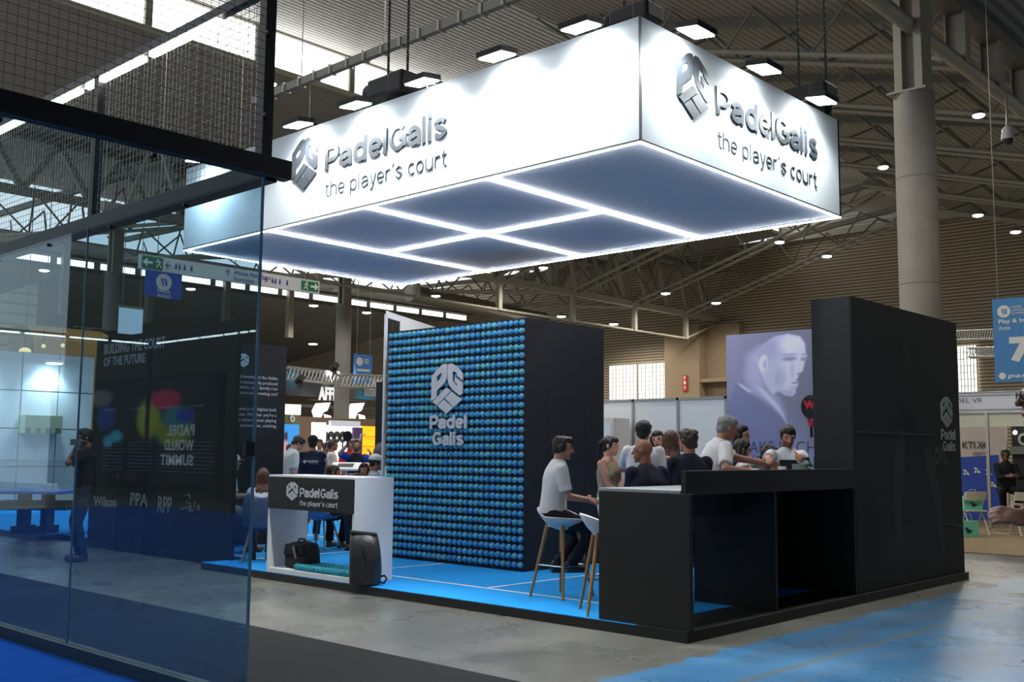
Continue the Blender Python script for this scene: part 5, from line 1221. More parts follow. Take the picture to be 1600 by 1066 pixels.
# banner 7 at the right
a, b_ = ay(1550, 470, 20), ay(1555, 598, 20)
x1 = a.x+1.55; t = thing('event_banner', 'large blue hanging banner with a big 7 at the right border', 'banner', (a.x, 20, b_.z), 'event banners'); fr = front(20)
MB().box(a.x, x1, 20, 20.03, b_.z, a.z+.02).build('cloth', BANL, t); m = MB(); z1_ = a.z; w_mark(m, fr, a.x+.2, z1_-.22, .115)
for i, s_ in enumerate(('PADEL', 'WORLD', 'SUMMIT')): text(m, s_, fr, a.x+.33, a.x+.52+.02*i, z1_-.17-i*.06, z1_-.13-i*.06, .002, .005, .01)
text(m, 'Play & Innovation', fr, a.x+.1, a.x+1.0, z1_-.46, z1_-.36, .002, .005, .03); text(m, 'Arena', fr, a.x+.1, a.x+.3, z1_-.56, z1_-.48, .002, .005, .008)
text(m, '7', fr, a.x+.27, a.x+.68, z1_-1.16, z1_-.7, .002, .006, .06); m.prism([ellipse(a.x+.13, z1_-1.4, .062, .062)], fr, .002, .006); text(m, 'padelo', fr, a.x+.22, a.x+.86, z1_-1.46, z1_-1.36, .002, .005, .03, .03); m.build('lettering', BANC, t); m = MB(); w_glyph(m, fr, a.x+.2, z1_-.22, .1); m.build('letter_w', BANL, t)
m = MB(); m.cyl((a.x+.1, 20.01, a.z), (a.x+.1, 20.01, 14), .008, n=6); m.cyl((x1-.1, 20.01, a.z), (x1-.1, 20.01, 14), .008, n=6); m.build('hanger', STEELD, t)
# ---- white partition behind the bar
t = thing('partition_wall', 'row of white exhibition panels in aluminium frames behind the bar crowd', 'partition', (-11, 15.9, 0))
m0 = MB()
x = -14.6; m = MB()
while x < -7.2: 
    MB().box(x+.025, x+.97, 15.9, 15.95, .05, 2.42).build('panel', WHT, t); m.box(x-.025, x+.025, 15.88, 15.97, 0, 2.47); x += .995
m.box(-14.6, -6.6, 15.88, 15.97, 2.42, 2.47); m.box(-14.6, -6.6, 15.88, 15.97, 0, .05); m.build('aluminium_frame', ALU, t)
t = thing('cabinet', 'low white storage cabinet in front of the white partition', 'cabinet', (-12, 15.3, 0)); m = MB(); m.box(-12.9, -11.55, 15.2, 15.7, 0, 2.1); m.build('body', mat('cream_laminate', srgb(222, 218, 212), .5), t); m = MB(); m.box(-12.86, -11.6, 15.19, 15.2, .1, 2.0); m.build('door', WHT, t)
# ---- black display tower and grey bag left of the cube
p = ad(595, 700, 17.2); t = thing('display_tower', 'narrow black display tower between racket shop and cube', 'tower', (p.x, p.y, 0))
Mz = Matrix.Rotation(.7, 3, 'Z'); a = ad(588, 597, 17.2); m = MB(); m.obox((p.x, p.y, a.z/2+.75), (.17, .17, a.z-1.5), Mz); m.build('tower_body', BLK, t); m = MB(); m.obox((p.x+.02, p.y+.02, .75), (.17, .17, 1.5), Mz); m.build('base', WHT, t)
p = ad(597, 706, 16.6); t = thing('travel_bag', 'grey travel bag standing beside the cube behind the white cap', 'bag', p-V((0, 0, .25))); m = MB(); m.ell(p-V((0, 0, .05)), (.16, .14, .2)); m.build('bag_body', mat('bag_grey', srgb(78, 80, 86), .7, bump=.4), t, smooth=True); m = MB(); m.tube([p+V((-.06*.7, -.06*.7, .12)), p+V((-.05, -.05, .24)), p+V((.05, .05, .24)), p+V((.05, .05, .12))], .015, 8); m.build('handle', BAGM, t)
MB().obox(p-V((0, 0, .62)), (.5, .3, .72), Mz); q = MB(); q.obox(V((p.x, p.y, (p.z-.25)/2)), (.4, .4, p.z-.25), Mz); tag(q.build('pedestal', WHT, bevel=.01), 'white pedestal carrying the grey travel bag', 'pedestal')
# small white table with a tablet at the far end
p = ad(540, 729, 17.5); t = thing('tablet_stand', 'slanted white tablet stand behind the seated people', 'stand', (p.x, p.y, PH)); Ms = Matrix.Rotation(.75, 3, 'Z') @ Matrix.Rotation(.25, 3, 'X'); m = MB(); m.obox(p, (.48, .42, .03), Ms); m.build('top', WHT, t); m = MB(); m.obox(p+V((0, 0, .02)), (.26, .2, .01), Ms); m.build('tablet', BLK, t); m = MB(); m.cyl((p.x, p.y, PH), (p.x, p.y, p.z-.02), .03, n=12); m.cyl((p.x, p.y, PH), (p.x, p.y, PH+.02), .2, n=20); m.build('leg', ALU, t)
# ---- white booth behind the court, with lamps, wooden arch and a beige wall
t = thing('white_booth', 'white panelled booth wall lit by spots behind the glass', 'booth', (-24, 7, 0)); WX2 = -24.
a, b_ = ax(0, 566, WX2), ax(148, 573, WX2); BW = mat('booth_white', srgb(205, 214, 218), .6, var=.03); ys = a.y-2
k = 0
n = 5; L_ = (b_.y-ys)/n
for i in range(n):
    for j, (z0, z1) in enumerate(((0, 1.05), (1.05, 1.9), (1.9, 2.75), (2.75, 3.62))):
        MB().box(WX2-.1, WX2, ys+i*L_+.012, ys+(i+1)*L_-.012, z0+.012, z1-.012).build('panel', BW, t)
MB().box(WX2-.12, WX2-.02, ys, b_.y, 0, 3.62).build('core', STEELD, t)
for u, v in ((85, 568), (-30, 562)):
    p = ax(u, v, WX2+.35); tt = thing('booth_spotlight', 'white spot lamp over the white booth wall '+('near the wooden arch' if u > 0 else 'at the left border'), 'lamp', p); m = MB(); m.cyl(p, p+V((0, 0, .06)), .22, .2, n=20); m.build('housing', WHT, tt); m = MB(); m.cyl(p-V((0, 0, .012)), p, .17, n=20); m.build('lens', LAMPF, tt); m = MB(); m.bar(p+V((0, 0, .05)), p+V((-.45, 0, .05)), .03); m.build('arm', WHT, tt)
    ld = bpy.data.lights.new('booth_beam', 'SPOT'); ld.energy = 160; ld.spot_size = 1.9; ld.spot_blend = .7; ld.shadow_soft_size = .1; lo = bpy.data.objects.new('booth_beam', ld); COL.objects.link(lo); lo.location = p-V((0, 0, .04)); lo.rotation_euler = V((-.5, 0, -1)).to_track_quat('-Z', 'Y').to_euler(); lo.parent = tt; lo.matrix_parent_inverse = MW[tt.name].inverted()
p = ax(66, 662, WX2+.2); t = thing('show_case', 'small lit glass show case on the white booth wall', 'case', p); MB().box(WX2, WX2+.3, p.y-.42, p.y+.42, p.z-.22, p.z+.18).build('case_body', glow('case_glow', srgb(170, 184, 150), .12), t)
m = MB(); [m.box(WX2+.3, WX2+.34, p.y-.4+i*.22, p.y-.3+i*.22, p.z-.22, p.z-.1) for i in range(4)]; m.build('goods', mat('goods', srgb(110, 120, 110), .5), t)
t = thing('booth_platform', 'blue floored platform of the white booth behind the glass', 'platform', (-20, 7, 0)); m = MB(); m.box(-24, -16.85, ys, 10.5, .0, .094); m.build('plinth', BLK, t); m = MB(); m.box(-24, -16.85, ys, 10.5, .094, .1); m.build('carpet', CARP, t)
p = ad(58, 768, 16.9); t = thing('game_table', 'blue topped table with a tall white edged net behind the glass', 'table', (p.x, p.y, .1))
rdir = V((RIGHT.x, RIGHT.y, 0)).normalized(); fdir = V((FWD.x, FWD.y, 0)).normalized(); Mt = Matrix((rdir, fdir, V((0, 0, 1)))).transposed(); TB = mat('table_blue', srgb(52, 118, 214), .4)
m = MB(); m.obox((p.x, p.y, p.z), (1.25, 1.2, .045), Mt); m.build('table_top', TB, t, bevel=.005); m = MB(); m.obox((p.x, p.y, p.z-.22), (1.15, .5, .14), Mt); m.build('apron', BLK, t)
for sx in (-.42, .42):
    q = V((p.x, p.y, 0))+rdir*sx*.45; m = MB(); m.obox((q.x, q.y, (p.z+.1)/2), (.1, .3, p.z-.12), Mt); m.obox((q.x, q.y, .16), (.18, .5, .12), Mt); m.build('leg', BLK, t)
nt_ = V((p.x, p.y, p.z)); m = MB(); m.obox(nt_+V((0, 0, .5)), (1.2, .012, .03), Mt); m.build('net_tape', WHT, t)
m = MB()
for i in range(49): q = nt_+rdir*(-.6+i*.025); m.cyl(q+V((0, 0, .03)), q+V((0, 0, .5)), .0022, n=4)
for j in range(19): m.cyl(nt_-rdir*.6+V((0, 0, .03+j*.025)), nt_+rdir*.6+V((0, 0, .03+j*.025)), .0022, n=4)
m.build('net', mat('net_pale', srgb(150, 158, 156), .7), t)
m = MB(); [m.obox(nt_+rdir*s_+V((0, 0, .26)), (.025, .025, .52), Mt) for s_ in (-.6, .6)]; m.build('net_post', WHT, t)
# wooden slatted arch and beige wall
t = thing('wooden_arch', 'curved wooden slat canopy rising behind the white booth', 'canopy', (-33, 12, 0)); a, b_ = ax(58, 505, -33), ax(172, 520, -33); SL = mat('slat_wood', srgb(176, 128, 68), .5, var=.2, scale=5)
n = 24; m = MB()
for i in range(n):
    y = a.y+(b_.y-a.y)*i/(n-1); m.loft([[V((x, y-.06, z)), V((x, y+.06, z)), V((x+.1, y+.06, z+.02)), V((x+.1, y-.06, z+.02))] for x, z in ((-33, .3), (-33, a.z-1.0), (-33.1, a.z-.5), (-33.4, a.z-.15), (-33.9, a.z), (-35, a.z))])
m.build('slats', SL, t); m = MB(); m.box(-35.2, -33.3, a.y, b_.y, .3, a.z-.35); m.build('liner', mat('liner_tan', srgb(150, 112, 70), .7), t)
for u, v in ((39, 549), (68, 541), (98, 540)):
    p = ax(u, v, -31.5); tt = thing('pendant_lamp', 'warm glowing pendant lamp before the wooden arch, %s from the left' % {39: 'first', 68: 'second', 98: 'third'}[u], 'lamp', p, 'warm pendant lamps'); m = MB(); m.ell(p, (.06 if u > 50 else .17, .06 if u > 50 else .17, .06 if u > 50 else .11)); m.build('shade', glow('warm_glow', srgb(255, 214, 130), 1.6), tt, smooth=True); m = MB(); m.cyl(p+V((0, 0, .12)), p+V((0, 0, 6)), .012, n=6); m.build('cord', BLK, tt)
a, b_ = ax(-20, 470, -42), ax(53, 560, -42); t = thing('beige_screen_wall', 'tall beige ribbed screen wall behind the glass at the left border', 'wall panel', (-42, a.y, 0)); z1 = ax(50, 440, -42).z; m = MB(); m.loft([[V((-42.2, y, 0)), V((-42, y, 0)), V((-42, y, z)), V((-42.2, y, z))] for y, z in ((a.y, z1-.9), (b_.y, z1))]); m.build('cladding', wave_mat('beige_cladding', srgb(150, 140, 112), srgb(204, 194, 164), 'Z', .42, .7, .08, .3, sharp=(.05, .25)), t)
a, b_ = ax(188, 480, -36), ax(222, 524, -36); t = thing('pale_screen', 'pale blue projection screen hanging above the slogan wall', 'screen', (-36, a.y, a.z)); MB().box(-36.1, -36, a.y, b_.y, b_.z, a.z).build('screen', glow('pale_lit', srgb(180, 206, 222), .5), t); m = MB(); m.box(-36.12, -35.98, a.y-.05, b_.y+.05, a.z, a.z+.08); m.cyl((-36.05, a.y+.1, a.z), (-36.05, a.y+.1, a.z+5), .015, n=6); m.cyl((-36.05, b_.y-.1, a.z), (-36.05, b_.y-.1, a.z+5), .015, n=6); m.build('frame', STEELD, t)
t = thing('dark_backdrop', 'large dark hanging drape behind the slogan wall', 'drape', (-30, 16, 0)); a, b_ = ax(120, 462, -38.5), ax(330, 520, -38.5); m = MB(); n = 40; m.loft([[V((-38.5+.12*math.sin(i*1.3), a.y+(b_.y-a.y)*i/n, z)) for i in range(n+1)]+[V((-38.7+.12*math.sin(i*1.3), a.y+(b_.y-a.y)*i/n, z)) for i in range(n, -1, -1)] for z in (0, a.z-1.2)]); m.build('drape_cloth', BLKF, t)
m = MB(); m.cyl((-38.6, a.y, a.z-1.2), (-38.6, b_.y, a.z-1.2), .06, n=10); m.build('drape_rail', STEELD, t)
# ---- right side: tan carpet, headers, chairs, gift bags
TAN = mat('tan_carpet', srgb(140, 124, 100), .95, var=.1, scale=30, bump=.3, bscale=200, spec=.1)
tag(MB().box(-16, 4, 16.55, 30, 0, .012).build('floor_covering', TAN), 'tan carpet under the white folding chairs', 'carpet')
a, b_ = ay(1500, 613, 22.5), ay(1600, 646, 22.5); HY = 22.5; t = thing('booth_header', 'white booth header with thin dark lettering right of the black wall block', 'header', (a.x, HY, b_.z))
HX0, HX1 = a.x-1.2, a.x+3.6; MB().box(HX0, HX1, HY, HY+.06, b_.z+.02, a.z).build('fascia', mat('header_white', srgb(206, 210, 222), .5), t)
MB().box(HX0, HX1, HY+.02, HY+.05, b_.z-.26, b_.z+.02).build('lower_fascia', mat('header_cream', srgb(196, 198, 178), .5), t)
m = MB(); [m.box(HX0, HX1, HY-.02, HY, z-.012, z+.012) for z in (a.z-.07, b_.z+.1, a.z-.01, b_.z+.03)]; m.build('rail', ALU, t)
m = MB(); p = ay(1501, 630, HY); q = ay(1535, 621.5, HY); text(m, 'PADEL VR', front(HY), p.x-.3, q.x, p.z, q.z, 0, .006, -.01); m.build('lettering', mat('header_ink', srgb(60, 60, 66), .6), t)
for xx in (a.x-.6, ay(1543, 700, HY).x, a.x+3.4): MB().box(xx-.03, xx+.03, HY-.01, HY+.05, 0, b_.z+.02).build('post', ALU, t)
t = thing('graphic_wall', 'booth wall, white above and royal blue below, with mirrored K lettering', 'wall panel', (-7, 25, 0)); GY = 25.
a, b_ = ay(1496, 664, GY), ay(1577, 800, GY); MB().box(a.x-1.5, b_.x, GY, GY+.08, 0, 2.62).build('panel', mat('panel_taupe', srgb(178, 166, 160), .6), t); p0, p1 = ay(1500, 718, GY-.01), ay(1560, 711, GY-.01)
m = MB(); m.prism([[(a.x-1.5, .02), (p1.x, .02), (p1.x, p1.z), (a.x-1.5, p0.z-.06)]], front(GY-.01), 0, .008); m.build('blue_field', mat('royal_blue', srgb(28, 62, 150), .5), t)
m = MB(); q0, q1 = ay(1504, 701, GY-.02), ay(1541, 690, GY-.02); w_ = (q1.x-q0.x)/5; fr = front(GY-.02)
text(m, 'KTI', fr, q0.x, q0.x+2.6*w_, q0.z, q1.z, 0, .004, .01); frm = frame((0, GY-.02, 0), (-1, 0, 0), (0, 0, 1)); text(m, 'A', fr, q0.x+4.05*w_, q1.x, q0.z, q1.z, 0, .004, .01)
vs, fs = text_mesh('K', .01); mn, mx_ = vs.min(0), vs.max(0); m.add([fr @ V((q0.x+4.0*w_-(v_[0]-mn[0])/(mx_[0]-mn[0])*w_*1.1, q0.z+(v_[1]-mn[1])/(mx_[1]-mn[1])*(q1.z-q0.z), .003)) for v_ in vs], fs)
text(m, 'EQUITY', fr, q0.x+2.2*w_, q1.x-.1*w_, q0.z-.16, q0.z-.08, 0, .004, .004); m.build('lettering', mat('ink_dark', srgb(52, 48, 50), .6), t)
m = MB()
for u, v in ((1527, 735), (1552, 757), (1510, 738), (1545, 738)):
    p = ay(u, v, GY-.02); m.prism([[(p.x-.08, p.z+.06), (p.x-.02, p.z+.06), (p.x+.08, p.z-.06), (p.x+.02, p.z-.06)]], fr, 0, .004); m.prism([[(p.x-.08, p.z-.06), (p.x-.03, p.z-.06), (p.x+.02, p.z), (p.x-.01, p.z+.02)]], fr, 0, .004)
m.build('small_marks', BANC, t)
a = ay(1580, 672, 26); t = thing('dark_booth', 'dark green booth wall with a bright spot at the right border', 'booth', (a.x, 26, 0)); MB().box(a.x, a.x+3, 26, 26.1, 0, a.z+.1).build('panel', mat('panel_green_black', srgb(38, 44, 42), .6), t); q = ay(1578, 703, 25.9); MB().box(q.x, q.x+2, 25.9, 26, q.z-.1, q.z+.08).build('sign_strip', mat('strip_grey', srgb(120, 130, 124), .6), t)
m = MB(); q = ay(1594, 690, 25.98); text(m, 'GO', front(25.98), q.x-.05, q.x+.5, q.z-.1, q.z+.2, 0, .006, .03); m.build('lettering', LOGO, t)
p = ay(1586, 676, 25); tt = thing('booth_spotlight', 'bright round spotlight at the right border', 'lamp', p); m = MB(); m.ell(p, .045); m.build('lens', LAMPG, tt); m = MB(); m.cyl(p+V((0, 0, .08)), p+V((0, 0, .2)), .1, .06, n=12); m.build('housing', BLK, tt)
t = thing('high_table', 'tall dark bar table beside the seated man in black', 'table', (-6.4, 22.4, 0)); m = MB(); m.cyl((-6.35, 22.6, 1.08), (-6.35, 22.6, 1.11), .36, n=28); m.build('table_top', BLK, t); m = MB(); m.cyl((-6.35, 22.6, .02), (-6.35, 22.6, 1.08), .03, n=12); m.cyl((-6.35, 22.6, .012), (-6.35, 22.6, .04), .26, n=24); m.build('stem', BLK, t)
CHW = mat('chair_cream', srgb(214, 210, 190), .4)
def fold_chair(label, loc, rz):
    t = thing('folding_chair', label, 'chair', loc, 'white folding chairs', rz); MW[t.name] = Matrix.Identity(4)
    for sx in (-.2, .2):
        m = MB(); m.tube([(sx, -.24, 0), (sx, -.1, .3), (sx, .1, .78)], .0125, 8); m.build('leg', CHW, t); m = MB(); m.tube([(sx*.86, .24, 0), (sx*.86, .08, .3), (sx*.86, -.02, .46)], .0125, 8); m.build('leg', CHW, t)
    m = MB(); m.loft([[V((-.19, -.2, .44)), V((.19, -.2, .44)), V((.19, -.2, .465)), V((-.19, -.2, .465))], [V((-.2, .16, .43)), V((.2, .16, .43)), V((.2, .16, .455)), V((-.2, .16, .455))]]); m.build('seat', CHW, t, bevel=.006)
    m = MB(); n = 9; m.loft([[V((-.21+.42*i/(n-1), .085+.045*math.sin(PI*i/(n-1))+dz*.2+th, .64+dz)) for th in (0, .018) for dz in ((0, .16) if th == 0 else (.16, 0))] for i in range(n)]); m.build('backrest', CHW, t)
    m = MB(); m.cyl((-.2, -.24, .012), (.2, -.24, .012), .0115, n=8); m.cyl((-.17, .24, .012), (.17, .24, .012), .0115, n=8); m.build('stretcher', CHW, t)
    return t
c0 = fold_chair('white folding chair with a mint gift bag on its seat', (-7.05, 20.3, .012), .747+PI+.15)
dup(c0, (-6.3, 20.85, .012), .747+PI-.1, 'white folding chair at the right border behind the reaching hand'); dup(c0, (-7.65, 20.7, .012), .747+PI+.2, 'white folding chair mostly hidden behind the black wall block')
MINT = mat('mint_paper', srgb(120, 206, 178), .6); 
def gift(label, loc, rz, s=1.):
    t = thing('gift_bag', label, 'bag', loc, 'mint gift bags', rz); MW[t.name] = Matrix.Identity(4); m = MB(); m.loft([[V((x*s, y*s*k, z*s)) for x, y in ((-.17, -.06), (.17, -.06), (.17, .06), (-.17, .06))] for z, k in ((0, 1), (.24, .7))]); m.build('bag_body', MINT, t)
    m = MB()
    for a_, b in (((-.03, .06), (.03, .14)), ((0, .1), (.06, .09)), ((-.05, .15), (0, .11)), ((.0, .1), (.01, .05))): m.prism([ellipse((a_[0]+b[0])/2*s, (a_[1]+b[1])/2*s, .03*s, .014*s, 10)], frame((0, -.061*s, 0), (1, 0, 0), (0, 0, 1)), .0, .004)
    m.build('leaf_mark', mat('leaf_dark', srgb(20, 60, 60), .6), t)
    m = MB(); m.tube([(-.07*s, -.045*s, .24*s), (-.05*s, -.045*s, .36*s), (.05*s, -.045*s, .36*s), (.07*s, -.045*s, .24*s)], .004, 6); m.build('handle', WHT, t); return t
rr = math.atan2(RIGHT.y, RIGHT.x)
gift('mint gift bag standing on the floor before the folding chair', (-6.98, 19.75, .012), rr, 1.15); gift('mint gift bag lying on the folding chair seat', (-7.05, 20.25, .47), rr+.1, 1.05)
t = thing('side_table', 'small cream table behind the mint gift bags', 'table', (-7.6, 20.4, .012)); m = MB(); m.cyl((-7.55, 20.25, .72), (-7.55, 20.25, .745), .22, n=20); m.build('table_top', CHW, t); m = MB(); m.cyl((-7.55, 20.25, .012), (-7.55, 20.25, .72), .02, n=10); m.build('stem', CHW, t)
# items on the bar
PAPER = mat('paper_white', (.78, .79, .8), .6); CLEAR = glass_mat('clear_plastic', (.9, .92, .93))
UZ = 1.166
def on_bar(u, dy=0., x=-5.0): p = ax(u, 735, x); return V((p.x, p.y+dy, UZ))
p = on_bar(1222); t = thing('paper_cup', 'white paper cup on the bar in front of the barman', 'cup', p); m = MB(); m.cyl(p, p+V((0, 0, .17)), .03, .04, n=20, caps=True); m.build('cup_body', PAPER, t, smooth=True); m = MB(); m.cyl(p+V((0, 0, .168)), p+V((0, 0, .176)), .042, n=20); m.build('rim', PAPER, t)
p = on_bar(1261); t = thing('thermos_flask', 'dark green flask on the bar beside the black wall', 'flask', p); m = MB(); m.cyl(p, p+V((0, 0, .2)), .05, n=20); m.cyl(p+V((0, 0, .2)), p+V((0, 0, .235)), .05, .03, n=20); m.build('flask_body', mat('flask_green', srgb(64, 78, 74), .35), t, smooth=True); m = MB(); m.cyl(p+V((0, 0, .235)), p+V((0, 0, .265)), .028, n=16); m.build('cap', BLK, t)
p = on_bar(1249, .03); t = thing('mixing_jug', 'grey green jug on the bar in front of the barman', 'jug', p); m = MB(); m.cyl(p, p+V((0, 0, .2)), .075, .085, n=24); m.build('jug_body', mat('jug_grey', srgb(96, 112, 104), .35), t, smooth=True); m = MB(); m.tube([p+V((.08, 0, .17)), p+V((.13, 0, .15)), p+V((.12, 0, .06)), p+V((.075, 0, .05))], .01, 8); m.build('handle', mat('jug_grey', srgb(96, 112, 104), .35), t)
p = on_bar(1121); t = thing('glass_carafe', 'clear glass carafe on the bar before the grey haired man', 'carafe', p); m = MB(); m.cyl(p, p+V((0, 0, .13)), .05, .045, n=20); m.cyl(p+V((0, 0, .13)), p+V((0, 0, .2)), .045, .018, n=20); m.build('carafe_body', CLEAR, t, smooth=True)
p = on_bar(1164); t = thing('white_box', 'white carton on the bar before the dark haired women', 'box', p); m = MB(); m.obox(p+V((0, 0, .065)), (.14, .2, .13)); m.build('carton', PAPER, t, bevel=.004)
p = on_bar(1180); t = thing('glass_mug', 'clear mug with white napkins on the bar', 'mug', p); m = MB(); m.cyl(p, p+V((0, 0, .13)), .052, n=20); m.build('mug_body', CLEAR, t, smooth=True); m = MB(); m.tube([p+V((.03, .045, .11)), p+V((.05, .09, .1)), p+V((.05, .09, .04)), p+V((.03, .045, .03))], .008, 8); m.build('handle', CLEAR, t); m = MB(); m.obox(p+V((0, 0, .09)), (.06, .06, .13), Matrix.Rotation(.4, 3, 'Z')); m.build('napkins', PAPER, t)
# ------------------------------------------------------------------ people on the stand
N_ = dict(none=0)
A1 = person('young man in a white tee shirt sitting on a white bar stool', 880, 700, 10.18, 78, sit=.85, lean=7, hp=-8, hy=10, hair='messy', hcol=(44, 36, 32), top=(228, 230, 232), legs=(30, 32, 38), hands={'R': (.13, .33, .98), 'L': (-.1, .36, .98)}, feet={'R': (.1, .16, .33), 'L': (-.1, .06, .31)}, shoe=SHOE)
person('slim woman in a sleeveless beige top and high ponytail', 955, 697, 11.5, 128, hy=-8, hp=-10, female=True, hair='ponytail', hcol=(22, 16, 16), top=(160, 146, 122), topkind='top', legs=(214, 216, 218), hands={'R': (.06, .3, 1.0), 'L': (-.02, .3, 1.02)})
person('dark haired man in a white tee shirt, back turned, beside the beige woman', 1006, 674, 11.25, 8, hy=12, hair='short', hcol=(26, 24, 24), top=(222, 222, 224), hands={'L': ('p', 990, 738, 11.6)}, elbows={'L': (-1, -.5, -.4)}, legs=(36, 38, 44))
BALD = person('bald man in a navy shirt with his back to the camera', 1004, 705, 9.95, -24, sit=.80, lean=10, hy=-42, hair='bald', hcol=None, tone='tan', top=(34, 38, 54), topkind='shirt', legs=(30, 32, 40), girth=1.16, hands={'R': (.12, .34, 1.08), 'L': (-.12, .34, 1.08)}, elbows={'R': (.12, -.35, -1), 'L': (-.12, -.35, -1)})
person('woman with red lips looking over the bald man', 1028, 688, 12.0, 192, hy=8, hr=10, female=True, hair='long', hcol=(34, 26, 24), lips=True, top=(60, 50, 60), legs=(40, 40, 48))
person('woman with long brown hair seen from behind', 1048, 688, 11.5, 12, female=True, hair='long', hcol=(84, 60, 46), top=(70, 56, 54), legs=(40, 40, 48), hands={'R': ('p', 1052, 718, 11.2)})
NAVY = person('man in a dark navy shirt with swept brown hair at the counter', 1074, 689, 10.3, -8, sit=.87, lean=6, hy=-32, hair='messy', hcol=(60, 48, 40), tone='mid', top=(26, 30, 48), topkind='shirt', legs=(30, 32, 40), hands={'R': (.12, .35, 1.12), 'L': (-.12, .32, 1.12)}, elbows={'R': (.12, -.35, -1), 'L': (-.12, -.35, -1)}, girth=1.08)
person('grey haired man in a white polo shirt leaning on the bar', 1137, 669, 10.95, 78, lean=20, hp=-12, hair='short', hcol=(126, 126, 126), tone='mid', top=(222, 222, 222), glasses=True, legs=(48, 50, 58), hands={'R': ('p', 1168, 736, 10.6), 'L': ('p', 1196, 724, 11.0)}, girth=1.05)
person('woman with dark covered hair behind the grey haired man', 1158, 678, 12.1, 118, female=True, hair='long', hcol=(24, 20, 22), top=(190, 184, 176), topkind='shirt', legs=(40, 40, 48), scale=.98)
person('woman with straight black hair facing the barman', 1160, 702, 11.5, 82, female=True, hair='straight', hcol=(20, 16, 18), top=(206, 204, 200), topkind='shirt', legs=(40, 40, 48), hp=-14, hands={'R': ('p', 1188, 725, 11.1), 'L': (-.1, .3, .95)})
BM = person('bearded barman in a white shirt and dark apron pouring a drink', 1231, 682, 11.1, 182, hp=-22, hair='short', hcol=(28, 22, 20), beard=True, top=(214, 216, 222), topkind='tee', legs=(28, 28, 30), hands={'R': ('p', 1196, 722, 10.4), 'L': ('p', 1250, 715, 10.6)}, elbows={'R': (.8, -.3, -.5), 'L': (-.25, .4, -1)}, tone='mid')
c = MB(); I = BM; X_ = I['bx']; c.loft([ring(I['chest']+I['d']*.06+I['by']*.02, I['bx'], I['by'], .13, .135), ring(I['chest']-I['d']*.1+I['by']*.01, I['bx'], I['by'], .178, .15), ring(I['chest']-I['d']*.45, I['bx'], I['by'], .185, .15), ring(I['chest']-I['d']*.75, I['bx'], I['by'], .2, .16)]); I['put']('apron', vox(c, .0105, 2), cloth((34, 38, 36)))
person('dark haired person bending down behind the bar', 1203, 714, 11.2, 200, hp=-40, lean=22, hair='short', hcol=(26, 22, 22), top=(40, 40, 46), legs=(40, 40, 48), tone='tan', scale=.93, z0=.0, pos=None) if False else person('dark haired woman sitting behind the bar, only her head showing', 1203, 713, 11.6, 150, hp=-18, sit=.66, female=True, hair='short', hcol=(26, 22, 22), top=(60, 60, 66), legs=(40, 40, 48), tone='tan')
for st_, who in ((s3, NAVY), (s4, BALD)): st_.location = (who['root'].location.x, who['root'].location.y, PH)
# ---- people behind the welcome desk
person('woman with long brown hair sitting by the text wall', 411, 745, 13.0, -12, sit=.54, lean=6, female=True, hair='long', hcol=(82, 52, 40), top=(214, 220, 228), legs=(60, 70, 92), hands={'L': (-.12, .34, .78), 'R': (.12, .34, .78)})
person('person in a white cap half hidden by the slogan wall', 364, 722, 14.3, 80, sit=.62, lean=8, cap=(230, 232, 234), hair='short', hcol=(50, 40, 34), top=(224, 226, 230), legs=(120, 134, 150), hands={'R': (.1, .36, .8), 'L': (-.1, .36, .8)})
ST = person('staff member in a navy vest and black cap, back turned', 489, 692, 16.3, -4, hair='short', hcol=(20, 20, 22), cap=(24, 26, 32), top=(20, 32, 56), topkind='vest', legs=(24, 34, 58), tone='mid', girth=1.32, hands={'R': (.24, .22, .95), 'L': (-.24, .22, .95)}, shoe=SHOEW)
m = MB(); I = ST; q = I['chest']-I['d']*.0-I['by']*.178; fr = Matrix(((I['bx'].x, I['d'].x, -I['by'].x, q.x), (I['bx'].y, I['d'].y, -I['by'].y, q.y), (I['bx'].z, I['d'].z, -I['by'].z, q.z), (0, 0, 0, 1)))
text(m, 'PadelGalis', fr, -.07, .12, .0, .04, 0, .004, .03); text(m, 'the player´s court', fr, -.03, .12, -.03, -.012, 0, .003, .0); m.prism([ellipse(-.105, .012, .025, .028, 16)], fr, 0, .004); me = bpy.data.meshes.new('vest_print'); me.from_pydata(m.v, [], m.f); I['put']('vest_print', me, LOGO)
person('man in a loose white tee shirt bowing beside the navy vest', 466, 693, 16.0, 62, hp=-35, lean=8, hair='short', hcol=(40, 34, 32), top=(214, 222, 226), legs=(60, 64, 72))
CROP = person('man with cropped dark hair seated behind the welcome desk', 521, 739, 14.9, 25, sit=.54, lean=22, hy=50, hp=-8, hair='short', hcol=(40, 34, 34), tone='mid', top=(220, 222, 226), hands={'R': ('p', 548, 744, 14.3), 'L': ('p', 552, 742, 14.8)})
person('dark haired woman seated facing the camera behind the desk', 569, 735, 15.0, 186, sit=.56, female=True, hair='long', hcol=(34, 28, 28), tone='mid', top=(190, 200, 214), legs=(40, 44, 56))
person('man in a white cap and striped shirt seated near the cube', 588, 723, 14.9, 76, sit=.64, hp=-6, hair='short', hcol=(34, 28, 26), tone='mid', cap=(226, 230, 234), top=(176, 190, 208), legs=(40, 44, 56))
PD = person('bearded player in black and blue raising a black racket', 557, 697, 19.6, 172, hp=16, z0=0., hair='short', hcol=(26, 22, 22), beard=True, tone='mid', top=(30, 34, 44), legs=(24, 24, 28), hands={'R': ('p', 544, 694, 19.3), 'L': ('p', 579, 709, 19.2)}, elbows={'R': (1, .2, -.6), 'L': (-1, 0, -1)})
c = MB(); I = PD
